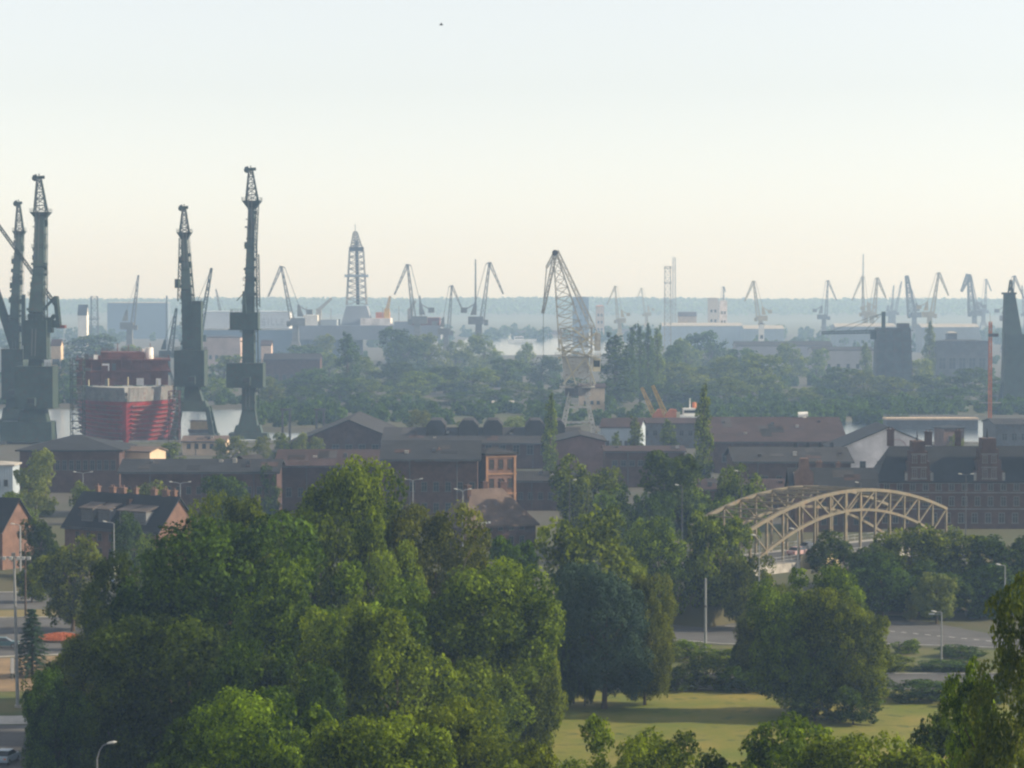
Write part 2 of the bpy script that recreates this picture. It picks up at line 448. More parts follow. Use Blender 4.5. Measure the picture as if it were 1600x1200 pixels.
def crown_conifer(seed, n, size):
    rg = np.random.default_rng(seed); nt = 16; P = []; N = []; T = []
    per = n // (nt * 9)
    for i in range(nt):
        z = .06 + .92 * i / nt; L = .23 * (1 - z) ** .85 + .01
        for k in range(9):
            a = 2 * math.pi * (k / 9) + i * .7 + rg.normal(0, .15); l = L * rg.uniform(.75, 1.15)
            u = rg.uniform(.1, 1, per) ** .8
            x = np.stack([np.cos(a) * u * l, np.sin(a) * u * l, z - .10 * l * u * 3 * u + .02], 1) + rg.normal(0, .010, (per, 3))
            P.append(x); N.append(np.tile([math.cos(a) * .4, math.sin(a) * .4, 1.0], (per, 1)) + rg.normal(0, .45, (per, 3))); T.append(rg.uniform(0, .7, per) + .3 * u)
    P = np.concatenate(P); N = np.concatenate(N); T = np.clip(np.concatenate(T), 0, 1)
    return P, N, np.full(len(P), size) * rg.uniform(.6, 1.3, len(P)), T
def trunk_mesh(seed, kind):
    rd = random.Random(seed); m = MB()
    if kind in ('poplar', 'conifer'):
        m.tube((0, 0, -.02), (0, 0, .5), .016, .010, 8); m.tube((0, 0, .5), (0, 0, .95), .010, .002, 6)
        for i in range(10):
            z = .15 + .07 * i; a = rd.uniform(0, 6.28); l = .05
            m.tube((0, 0, z), (math.cos(a) * l, math.sin(a) * l, z + .06), .004, .001, 5)
        return m.mesh('trunk', M_bark)
    k = (rd.uniform(-.015, .015), rd.uniform(-.015, .015), .28)
    m.tube((0, 0, -.02), (0, 0, .04), .032, .022, 9); m.tube((0, 0, .04), k, .022, .017, 9); m.tube(k, (k[0] * 2, k[1] * 2, .62), .015, .006, 7)
    for i in range(9):
        a = rd.uniform(0, 6.28); z = rd.uniform(.2, .45); l = rd.uniform(.14, .26)
        p = (k[0] * z * 3, k[1] * z * 3, z); q = (math.cos(a) * l * .6, math.sin(a) * l * .6, z + l * .7); r_ = (math.cos(a + .3) * l * 1.1, math.sin(a + .3) * l * 1.1, z + l * 1.2)
        m.tube(p, q, .010, .006, 6); m.tube(q, r_, .006, .002, 5)
    return m.mesh('trunk', M_bark)

PROTO = {}
def proto(key, seed, fn, n, size, kind, **kw):
    P, N, s, t = fn(seed, n, size, **kw)
    z1 = np.percentile(P[:, 2], 99.8); w = np.percentile(np.hypot(P[:, 0], P[:, 1]), 97) * 2
    PROTO.setdefault(key, []).append(dict(geo=(P, N, s, t), top=float(z1), wide=float(w), trunk=trunk_mesh(seed, kind), cache={}))
for i in range(5): proto('broad_hero', 10 + i, crown_broad, 60000, .0086, 'broad', nl=26, low=.02 + .02 * i, wide=.30 + .02 * (i % 3), sub=26)
proto('broad_near', 77, crown_broad, 42000, .0062, 'broad', nl=80, low=.02, wide=.17, sub=11)
for i in range(5): proto('broad_mid', 30 + i, crown_broad, 12000, .0165, 'broad', nl=22, low=.03 + .02 * i, sub=24)
for i in range(6): proto('broad_far', 50 + i, crown_broad, 5200, .0210, 'broad', nl=11, low=.03, wide=.31, sub=22)
for i in range(3): proto('bush_mid', 70 + i, crown_broad, 5000, .026, 'broad', nl=14, low=.02, wide=.42)
for i in range(3): proto('poplar_far', 90 + i, crown_poplar, 3600, .0135, 'poplar')
proto('poplar_mid', 94, crown_poplar, 6000, .0105, 'poplar')
proto('conifer_mid', 97, crown_conifer, 9000, .013, 'conifer'); proto('conifer_mid', 98, crown_conifer, 9000, .013, 'conifer')
_ti = [0]
def tree(kind, px, top, w, D, label, leaf='green', z0=None, group=None, cat='tree', v=None):
    lod = 'mid' if D < 640 else 'far'
    if kind == 'broad': key = 'broad_hero' if D < 372 else 'broad_' + lod
    elif kind == 'near': key = 'broad_near'
    elif kind == 'poplar': key = 'poplar_mid' if D < 900 and D < 700 else 'poplar_far'
    elif kind == 'bush': key = 'bush_mid'
    else: key = kind + '_mid'
    ps = PROTO[key]; _ti[0] += 1; p = ps[(_ti[0] * 3 if v is None else v) % len(ps)]
    x = X(px, D)
    if z0 is None: z0 = ground_z(x, D)
    name = {'broad': 'broadleaf_tree', 'near': 'broadleaf_tree', 'poplar': 'poplar_tree', 'bush': 'bush', 'conifer': 'spruce_tree'}[kind]
    if cat == 'tree' and kind == 'bush': cat = 'bush'
    o = thing(name, label, cat, (x, D, z0 - .05), (_ti[0] * 2.399) % 6.283, group)
    h = Z(top, D) - z0; wm = w * D / F
    o.scale = (wm / p['wide'], wm / p['wide'], h / p['top'])
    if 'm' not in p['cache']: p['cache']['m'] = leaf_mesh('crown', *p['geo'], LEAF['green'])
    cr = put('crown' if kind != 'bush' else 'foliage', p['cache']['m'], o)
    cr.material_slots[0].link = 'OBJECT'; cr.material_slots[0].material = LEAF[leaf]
    put('trunk' if kind != 'bush' else 'stem', p['trunk'], o)
    return o

# foreground park trees (kind, px, top, width, distance, label, leaf colour)
FG = [
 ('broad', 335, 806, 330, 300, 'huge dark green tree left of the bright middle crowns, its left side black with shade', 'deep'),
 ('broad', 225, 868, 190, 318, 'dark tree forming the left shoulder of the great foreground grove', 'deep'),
 ('broad', 508, 724, 225, 335, 'tallest tree of the foreground grove, its rounded top below the dark halls', 'green'),
 ('broad', 385, 775, 170, 345, 'tree behind the huge dark one, rising beside the tallest grove tree', 'green'),
 ('broad', 590, 800, 170, 328, 'bright green tree just right of and below the tallest grove tree', 'green'),
 ('broad', 682, 788, 200, 338, 'olive brown tree right of the tallest grove tree, below the double-arm lamps', 'olive'),
 ('broad', 520, 880, 270, 285, 'broad tree in the middle of the foreground grove with mottled sunlit clumps', 'green'),
 ('broad', 715, 880, 290, 292, 'bright sunlit tree forming the right edge of the foreground grove above the lawn', 'green'),
 ('broad', 620, 950, 300, 262, 'lower front tree of the grove in full leaf, sunlit on its right', 'green'),
 ('broad', 815, 935, 130, 300, 'rounded bright green crown overhanging the left end of the lawn', 'green'),
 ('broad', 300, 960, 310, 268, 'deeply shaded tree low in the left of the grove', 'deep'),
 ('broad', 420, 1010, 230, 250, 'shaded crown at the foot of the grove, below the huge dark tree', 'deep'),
 ('broad', 130, 985, 150, 300, 'olive lit tree below the flower bed on the left', 'olive'),
 ('broad', 85, 1050, 130, 285, 'dark low tree at left beside the parked cars', 'deep'),
 ('broad', 195, 1050, 150, 270, 'dark tree behind the curved street lamp at the bottom left', 'deep'),
 ('broad', 455, 1080, 300, 205, 'light green treetop at the bottom edge left of centre', 'green'),
 ('broad', 330, 1125, 260, 215, 'shaded treetop at the bottom edge right of the curved lamp', 'deep'),
 ('broad', 590, 1112, 300, 200, 'low sunlit treetop at the bottom edge under the grove', 'green'),
 ('broad', 720, 1105, 280, 210, 'bright treetop at the bottom edge right below the grove', 'green'),
 ('broad', 945, 1128, 210, 195, 'treetop rising from the bottom edge in front of the lawn', 'green'),
 ('broad', 1085, 1150, 270, 190, 'low treetop at the bottom edge below the middle of the lawn', 'green'),
 ('broad', 1235, 1136, 320, 185, 'wide treetop at the bottom edge below the lawn pair', 'green'),
 ('broad', 1385, 1142, 320, 180, 'treetop at the bottom edge right of the lawn', 'green'),
 ('broad', 1500, 1118, 230, 190, 'dark treetop at the bottom right beside the near large-leaved tree', 'deep'),
 ('broad', 840, 1168, 200, 190, 'small treetop peeping over the bottom edge left of the lawn', 'green'),
 ('near', 1605, 908, 200, 118, 'near large-leaved tree cut by the right edge of the picture', 'belt'),
 ('near', 1530, 1035, 130, 130, 'leafy side growth left of the near large-leaved tree', 'green'),
 ('broad', 945, 880, 170, 343, 'dense dark tree on bare trunks at the left end of the lawn', 'blue'),
 ('broad', 1008, 900, 95, 346, 'loose sunlit tree on the right flank of the dense dark lawn tree', 'olive'),
 ('broad', 928, 797, 195, 385, 'wide green tree behind the dense dark lawn tree', 'green'),
 ('broad', 815, 840, 110, 380, 'dark tree in the gap behind the bright right edge of the grove', 'deep'),
 ('broad', 1262, 888, 175, 338, 'left and taller crown of the spreading pair of trees on the lawn', 'green'),
 ('broad', 1330, 922, 155, 335, 'right and lower crown of the spreading pair of trees on the lawn, touching the grass', 'green'),
 ('broad', 1200, 915, 110, 362, 'tree joined to the left of the lawn pair', 'olive'),
 ('broad', 1180, 985, 80, 362, 'small dark tree under the left side of the lawn pair', 'deep'),
 ('broad', 1132, 803, 115, 432, 'upright tree hiding the left end of the arch bridge', 'green'),
 ('broad', 1165, 868, 80, 425, 'low tree at the foot of the arch bridge, right of the upright one', 'olive'),
 ('broad', 1030, 810, 110, 430, 'pale hazy tree left of the arch bridge end', 'green'),
 ('broad', 1335, 832, 140, 448, 'leftmost tree of the thicket hiding the right half of the bridge', 'deep'),
 ('broad', 1420, 822, 150, 452, 'tall tree in the thicket below the right end of the bridge arch', 'green'),
 ('broad', 1500, 832, 130, 450, 'tree of the thicket below the brick tenement', 'green'),
 ('broad', 1575, 838, 140, 445, 'rightmost tree of the thicket, cut by the picture edge', 'deep'),
 ('broad', 1380, 865, 120, 440, 'shaded tree in front of the thicket beside the road', 'deep'),
 ('broad', 1470, 880, 130, 442, 'dark tree low in the thicket behind the pale sapling', 'deep'),
 ('broad', 1545, 880, 110, 440, 'dark tree low in the thicket behind the near right tree', 'deep'),
 ('broad', 1465, 897, 70, 432, 'pale greyish sapling in front of the dark thicket', 'pale'),
 ('bush', 1425, 918, 28, 436, 'small pale bush left of the greyish sapling', 'pale'),
 ('bush', 1275, 1070, 90, 333, 'dark undergrowth at the foot of the left tree of the lawn pair', 'deep'),
 ('bush', 1335, 1072, 80, 330, 'dark undergrowth at the foot of the right tree of the lawn pair', 'deep'),
 ('broad', 880, 950, 56, 344, 'first slim stemmed tree from the left under the dense dark lawn tree', 'deep'),
 ('broad', 897, 940, 56, 347, 'second slim stemmed tree from the left under the dense dark lawn tree', 'deep'),
 ('broad', 914, 945, 56, 345, 'third slim stemmed tree from the left under the dense dark lawn tree', 'deep'),
 ('bush', 1060, 1038, 66, 358, 'dark bush by the service road, right of the dense lawn tree', 'deep'),
 ('bush', 1105, 1020, 74, 360, 'loose green bush at the foot of the plain grey pole', 'green'),
 ('bush', 1140, 1040, 56, 358, 'low bush between the plain pole and the lawn pair', 'deep'),
 ('bush', 1168, 990, 34, 400, 'small round bush on the road verge right of the plain pole', 'green'),
 ('bush', 1075, 998, 64, 392, 'verge bush behind the plain grey pole', 'green'),
 ('bush', 1420, 998, 46, 396, 'round bush on the verge left of the two-head lamp', 'green'),
 ('bush', 1505, 1008, 90, 392, 'low hedge bush right of the two-head lamp', 'deep'),
 ('bush', 1440, 1060, 130, 350, 'dark hedge along the service road under the two-head lamp', 'deep'),
 ('bush', 1190, 1038, 70, 357, 'shrub under the lawn pair beside the service road', 'deep'),
 ('bush', 1020, 1042, 70, 358, 'shrub under the right flank of the dense lawn tree', 'deep'),
 ('bush', 1140, 1012, 110, 384, 'clipped green hedge between the two roads', 'green'),
 ('bush', 1400, 1022, 90, 378,
   'hedge between the two roads right of the lawn pair', 'olive'),
 ('bush', 1480, 1030, 110, 378, 'dark low hedge right behind the two-head lamp foot', 'deep'),
 ('bush', 1040, 1012, 80, 388, 'green hedge between the two roads left of the plain pole', 'green'),
 ('bush', 1365, 1048, 60, 357, 'dark bush at the right foot of the lawn pair', 'deep'),
 ('bush', 1540, 1060, 90, 345, 'dark shrub beside the side growth of the near tree', 'deep'),
 ('broad', 112, 836, 120, 422, 'street tree with a bare trunk beside the red flower bed', 'olive'),
 ('conifer', 48, 952, 62, 372, 'dark spruce beside the tall mast light at the left', 'blue'),
 ('conifer', 142, 935, 48, 400, 'narrow blue spruce right of the red flower bed', 'blue'),
 ('broad', 60, 812, 70, 505, 'dark bushy tree in front of the left end of the row house', 'deep'),
 ('broad', 195, 800, 60, 500, 'dark conical tree in front of the row house dormers', 'deep'),
 ('broad', 48, 880, 60, 462, 'small tree at the kerb left of the street tree', 'green'),
 ('broad', 232, 835, 50, 480, 'small tree under the brick gable of the row house', 'green'),
 ('broad', 55, 702, 88, 640, 'tall pale green tree left of the row house', 'pale'),
 ('broad', 20, 770, 70, 590, 'tree behind the orange gable at the left edge', 'green'),
 ('bush', 130, 752, 50, 620, 'tree tops showing over the left half of the row house ridge', 'green'),
 ('bush', 225, 752, 90, 620, 'low hedge of trees over the right half of the row house ridge', 'olive'),
 ('broad', 290, 790, 40, 545, 'small tree right of the row house', 'green'),
 ('broad', 360, 742, 100, 560, 'hazy dark tree left behind the tallest grove tree', 'deep'),
 ('broad', 605, 725, 50, 660, 'thin pale tree before the dark halls', 'green'),
 ('broad', 420, 725, 40, 640, 'small tree at the end of the long low building', 'deep'),
 ('broad', 915, 712, 120, 560, 'large hazy tree right of the chimneyed house', 'green'),
 ('broad', 965, 760, 80, 540, 'tree filling the foot right of the large hazy tree', 'green'),
 ('broad', 1065, 706, 130, 545, 'dark domed tree left of the far end of the bridge', 'deep'),
 ('broad', 1020, 770, 70, 530, 'tree below left of the dark domed tree', 'deep'),
 ('broad', 1160, 727, 80, 552, 'hazy round tree just left of the bridge crown', 'green'),
 ('broad', 1110, 760, 90, 540, 'tree between the dark domed tree and the bridge arch', 'green'),
 ('poplar', 860, 614, 26, 760, 'slender dark poplar left of the lattice crane legs', 'green'),
 ('poplar', 1100, 600, 32, 700, 'tall dark poplar right of the yellow crane booms', 'green'),
 ('poplar', 992, 650, 28, 820, 'short poplar in front of the white and red hall', 'green'),
 ('poplar', 962, 674, 20, 815, 'small poplar in front of the white hall wall', 'green'),
 ('poplar', 1045, 655, 34, 820, 'hazy poplar between the yellow booms and the tall poplar', 'green'),
 ('broad', 1490, 680, 34, 760, 'pale tree between the pale hall and the brick tenement', 'pale'),
 ('bush', 1500, 822, 60, 520, 'bush in front of the tenement ground floor', 'green'),
 ('broad', 265, 690, 50, 830, 'hazy tree right below the red ship', 'green'),
 ('broad', 345, 685, 36, 850, 'leftmost of the pale young trees under the tallest crane', 'pale'),
 ('broad', 375, 680, 36, 850, 'second of the pale young trees under the tallest crane', 'pale'),
 ('broad', 405, 682, 34, 845, 'third of the pale young trees under the tallest crane', 'pale'),
 ('broad', 440, 676, 38, 850, 'fourth of the pale young trees, right of the tallest crane', 'green'),
 ('broad', 470, 676, 36, 850, 'fifth of the pale young trees, beside the dark halls', 'pale'),
 ('broad', 490, 682, 30, 850, 'last of the pale young trees before the dark halls', 'pale'),
 ('broad', 662, 640, 50, 985, 'bright yellow-green tree over the roof of the dark halls', 'pale'),
 ('broad', 800, 650, 56, 985, 'yellow-green tree over the right halls', 'pale'),
 ('broad', 725, 658, 40, 985, 'small green tree between the roof monitors', 'pale'),
]
for k, px, top, w, D, lab, leaf in FG: tree(k, px, top, w, D, lab, leaf)

BELT = [
 ('broad', 422, 588, 46, 1290, 'sunlit tree right of the tallest crane', 'belt'),
 ('poplar', 543, 519, 36, 1450, 'solitary dark columnar poplar below the drilling derrick', 'deep'),
 ('broad', 572, 556, 44, 1540, 'sunlit tree at the right side of the columnar poplar', 'belt'),
 ('broad', 500, 523, 56, 1900, 'pale hazy tree below the offshore platform', 'belt'),
 ('broad', 462, 540, 70, 1800, 'hazy tree mass left of the columnar poplar', 'deep'),
 ('broad', 515, 552, 50, 1650, 'tree close left of the columnar poplar', 'belt'),
 ('broad', 480, 575, 70, 1420, 'darker tree below left of the columnar poplar', 'deep'),
 ('broad', 630, 513, 84, 1750, 'largest rounded tree below the derrick', 'deep'),
 ('broad', 668, 521, 62, 1780, 'sunlit tree right of the largest rounded tree', 'belt'),
 ('broad', 712, 533, 44, 1800, 'tree left of the round tree by the far basin', 'belt'),
 ('broad', 755, 522, 52, 1850, 'round tree beside the far basin water', 'belt'),
 ('broad', 610, 566, 70, 1500, 'tree below left of the largest rounded tree', 'deep'),
 ('broad', 650, 580, 64, 1400, 'tree in the second row below the largest rounded tree', 'belt'),
 ('broad', 695, 572, 80, 1450, 'wide dark tree below the two left far cranes', 'deep'),
 ('broad', 740, 574, 70, 1430, 'tree with a lit right flank below the round basin tree', 'belt'),
 ('broad', 580, 592, 66, 1340, 'near belt tree below the columnar poplar', 'belt'),
 ('broad', 530, 590, 70, 1330, 'near belt tree left of the one below the columnar poplar', 'deep'),
 ('broad', 465, 605, 60, 1290, 'near belt tree right of the sunlit one by the tallest crane', 'deep'),
 ('broad', 640, 612, 60, 1290, 'front belt tree over the halls ridge', 'belt'),
 ('broad', 710, 612, 70, 1290, 'front belt tree left of the small white shed', 'deep'),
 ('broad', 790, 560, 60, 1550, 'tree below the far basin water', 'deep'),
 ('broad', 823, 536, 30, 1800, 'slim tree at the foot of the basin left of the lattice crane', 'belt'),
 ('broad', 848, 556, 50, 1600, 'tree left of the lattice crane body', 'deep'),
 ('broad', 815, 596, 56, 1380, 'rounded belt tree below the basin left of the lattice crane', 'belt'),
 ('broad', 778, 608, 60, 1300, 'front belt tree above the small white shed', 'deep'),
 ('broad', 850, 608, 60, 1320, 'front belt tree behind the slender poplar', 'deep'),
 ('broad', 905, 590, 60, 1400, 'tree behind the lattice crane legs', 'deep'),
 ('poplar', 962, 520, 54, 1270, 'stoutest poplar of the row right of the lattice crane', 'deep'),
 ('poplar', 987, 507, 22, 1330, 'first slim poplar right of the stoutest one', 'deep'),
 ('poplar', 1000, 506, 20, 1340, 'second slim poplar right of the stoutest one', 'deep'),
 ('poplar', 1012, 505, 20, 1350, 'third slim poplar right of the stoutest one', 'deep'),
 ('poplar', 1027, 509, 24, 1360, 'fourth and last slim poplar of the row', 'belt'),
 ('broad', 1048, 538, 40, 1500, 'tree at the right end of the poplar row', 'deep'),
 ('broad', 1072, 530, 54, 1700, 'hazy tree behind and right of the poplar row', 'belt'),
 ('broad', 1110, 517, 62, 1800, 'tall hazy tree before the pale blue halls', 'deep'),
 ('broad', 1150, 545, 60, 1650, 'tree below the right end of the pale blue halls', 'deep'),
 ('broad', 1065, 566, 90, 1400, 'wide sunlit tree right below the poplar row', 'belt'),
 ('broad', 1120, 556, 80, 1450, 'rounded sunlit tree in the middle of the right belt', 'belt'),
 ('broad', 1175, 552, 80, 1430, 'large rounded tree with a bright right flank', 'belt'),
 ('broad', 1040, 598, 60, 1290, 'dark tree below the slim poplars', 'deep'),
 ('broad', 1090, 600, 80, 1290, 'front tree behind the tall poplar', 'deep'),
 ('broad', 1150, 590, 70, 1300, 'front tree right of the tall poplar', 'belt'),
 ('broad', 1205, 585, 60, 1320, 'front tree with yellow-green edge in the right belt', 'belt'),
 ('broad', 1248, 606, 50, 1290, 'small round tree above the white roof cowl', 'belt'),
 ('broad', 1236, 535, 48, 1700, 'hazy tree left of the long grey far shed', 'belt'),
 ('broad', 1275, 545, 40, 1750, 'pale tree below the horizontal crane jib', 'belt'),
 ('broad', 1312, 574, 66, 1420, 'dark round tree left of the dark tower', 'deep'),
 ('broad', 1350, 580, 50, 1400, 'sunlit tree at the left foot of the dark tower', 'belt'),
 ('poplar', 1352, 533, 18, 1600, 'slim poplar left of the dark tower', 'belt'),
 ('broad', 1400, 588, 76, 1380, 'tree in front of the dark tower', 'belt'),
 ('broad', 1440, 560, 46, 1500, 'sunlit tree at the right foot of the dark tower', 'pale'),
 ('poplar', 1452, 502, 20, 1700, 'pointed poplar right of the dark tower', 'belt'),
 ('broad', 1455, 585, 60, 1400, 'dark tree right of the one before the dark tower', 'deep'),
 ('broad', 1505, 575, 70, 1420, 'tree left of the orange mast', 'deep'),
 ('broad', 1570, 590, 80, 1350, 'tree right of the orange mast', 'deep'),
 ('broad', 1490, 605, 90, 1300, 'front tree before the window-walled shed', 'deep'),
 ('broad', 1345, 612, 90, 1290, 'front tree before the dark round one', 'deep'),
 ('broad', 1285, 605, 50, 1330, 'front tree right of the white roof cowl', 'deep'),
 ('broad', 150, 522, 84, 1850, 'wide hazy tree behind the red ship', 'deep'),
 ('broad', 205, 540, 50, 1800, 'tree behind the upper decks of the red ship', 'belt'),
 ('broad', 110, 560, 40, 1500, 'hazy tree right of the left crane pair', 'deep'),
 ('broad', 350, 555, 60, 1600, 'tree seen between the portal crane and the tallest crane', 'belt'),
 ('broad', 340, 590, 50, 1350, 'tree on the far bank left of the tallest crane', 'belt'),
 ('broad', 100, 585, 40, 1400, 'tree on the far bank behind the left crane pair', 'deep'),
]
for k, px, top, w, D, lab, leaf in BELT: tree(k, px, top, w * (1.25 if k == 'broad' else 1.15), D, lab, leaf, group='trees of the belt beyond the river')

# low growth between and behind the belt trees, and the wood along the horizon: nobody could count these
def scrub(name, boxes, seed, hmin, hmax, n_each, size, label, leaf):
    rg = np.random.default_rng(seed); Ps, Ns, Ss, Ts = [], [], [], []
    base = [PROTO['broad_far'][i]['geo'] for i in range(6)]
    for (px0, px1, d0, d1, num) in boxes:
        for _ in range(num):
            D = rg.uniform(d0, d1); x = X(rg.uniform(px0, px1), D); h = rg.uniform(hmin, hmax); w = h * rg.uniform(.9, 1.5)
            P, N, s, t = base[rg.integers(6)]; k = rg.choice(len(P), n_each, replace=False)
            a = rg.uniform(0, 6.28); c, q = math.cos(a), math.sin(a); Pk = P[k]
            Ps.append(np.stack([x + (Pk[:, 0] * c - Pk[:, 1] * q) * w, D + (Pk[:, 0] * q + Pk[:, 1] * c) * w, (Pk[:, 2] - .05) * h], 1))
            Nk = N[k]; Ns.append(np.stack([Nk[:, 0] * c - Nk[:, 1] * q, Nk[:, 0] * q + Nk[:, 1] * c, Nk[:, 2]], 1)); Ss.append(np.full(n_each, size) * rg.uniform(.6, 1.3, n_each)); Ts.append(t[k] * .7 + rg.uniform(0, .3))
    m = leaf_mesh(name, np.concatenate(Ps), np.concatenate(Ns), np.concatenate(Ss), np.concatenate(Ts), LEAF[leaf])
    stuff(put(name, m), label, 'woodland')
scrub('woodland', [(430, 930, 1075, 1250, 80), (930, 1390, 1075, 1250, 70), (1390, 1660, 1170, 1260, 60), (1180, 1420, 1090, 1330, 70), (395, 520, 1080, 1280, 40), (-60, 430, 1262, 1330, 40), (-60, 400, 1300, 1700, 40), (400, 1640, 1400, 1900, 120), (-60, 1660, 2000, 2350, 70)], 5, 3.5, 8, 420, .75, 'low green growth filling the tree belt beyond the river', 'deep')
scrub('far_woodland', [(-80, 1680, 3100, 3800, 240), (-80, 700, 2450, 3000, 30), (1180, 1680, 2450, 3100, 40)], 6, 9, 17, 260, 1.7, 'hazy woods in the far distance below the horizon', 'deep')
def horizon_forest():
    rg = np.random.default_rng(3); n = 60000
    x = rg.uniform(-1850, 1850, n); y = 5900 + rg.uniform(0, 1, n) * 900
    prof = 30 + 1.6 * np.sin(x * .0021 + 1) + 1.2 * np.sin(x * .0083) - 2.0 * (x > 200)
    top = prof * np.clip((y - 5800) / 500, .3, 1) + 13 + 3 * np.sin(x * .09) * np.sin(y * .05 + x * .03)
    P = np.stack([x, y, top * rg.uniform(.25, 1, n) ** .5], 1)
    N = unit(rg, n) * .6 + np.array([0, -.4, .7])
    m = leaf_mesh('horizon_forest', P, N, rg.uniform(2.4, 5.0, n), rg.uniform(0, .8, n), LEAF['deep'], .8)
    stuff(put('horizon_forest', m), 'hazy blue forest along the whole horizon', 'forest')
    h = MB(); xs = np.linspace(-2600, 2600, 120); ysr = [5800, 6050, 6400, 7200]; rows = []
    for yy, kk in zip(ysr, (0, .55, 1, 0)):
        row = []
        for xx in xs:
            p = 30 + 1.6 * math.sin(xx * .0021 + 1) + 1.2 * math.sin(xx * .0083) - 2.0 * (xx > 200)
            h.v.append((xx, yy, kk * p - .5)); row.append(len(h.v) - 1)
        rows.append(row)
    for a, b in zip(rows, rows[1:]):
        for i in range(len(xs) - 1): h.f.append((a[i], a[i+1], b[i+1], b[i]))
    o = h.build('hills', M_ground); structure(o)
horizon_forest()

# ------------------------------------------------------------------ buildings
WIN = {}
def window_meshes(w, h, fm=None, bars=True):
    fm = fm or M_frame
    k = (round(w, 2), round(h, 2), fm.name, bars)
    if k not in WIN:
        t = max(.09, w * .10); m = MB()
        m.box(-w/2, w/2, -.10, .05, h - t, h); m.box(-w/2 - .12, w/2 + .12, -.20, .05, 0, t)
        m.box(-w/2, -w/2 + t, -.097, .047, t, h - t); m.box(w/2 - t, w/2, -.097, .047, t, h - t)
        if bars: m.box(-t/3, t/3, -.06, .03, t, h - t); m.box(-w/2 + t, w/2 - t, -.057, .027, h*.62, h*.62 + t*.6)
        g = MB().box(-w/2 + t*.8, w/2 - t*.8, -.03, .02, t*.8, h - t*.8)
        WIN[k] = (m.mesh('window', fm), g.mesh('pane', M_glass))
    return WIN[k]
def add_window(parent, x, y, z, w, h, rz=0.0, fm=None, bars=True):
    f, g = window_meshes(w, h, fm, bars)
    o = put('window', f, parent, (x, y, z), rz); put('pane', g, o)
    return o
def roof_gable(m, w, d, he, hr, axis, over=.5, th=.3):
    if axis == 'x':
        s = (hr - he) / (d / 2); e = he - s * over; y = d / 2 + over; x = w / 2 + over
        for k in (-1, 1):
            m.add([(-x, k*y, e), (x, k*y, e), (x, 0, hr), (-x, 0, hr), (-x, k*y, e + th), (x, k*y, e + th), (x, 0, hr + th), (-x, 0, hr + th)],
                  [(0,3,2,1),(4,5,6,7),(0,1,5,4),(1,2,6,5),(2,3,7,6),(3,0,4,7)])
    else:
        s = (hr - he) / (w / 2); e = he - s * over; x = w / 2 + over; y = d / 2 + over
        for k in (-1, 1):
            m.add([(k*x, -y, e), (k*x, y, e), (0, y, hr), (0, -y, hr), (k*x, -y, e + th), (k*x, y, e + th), (0, y, hr + th), (0, -y, hr + th)],
                  [(0,3,2,1),(4,5,6,7),(0,1,5,4),(1,2,6,5),(2,3,7,6),(3,0,4,7)])
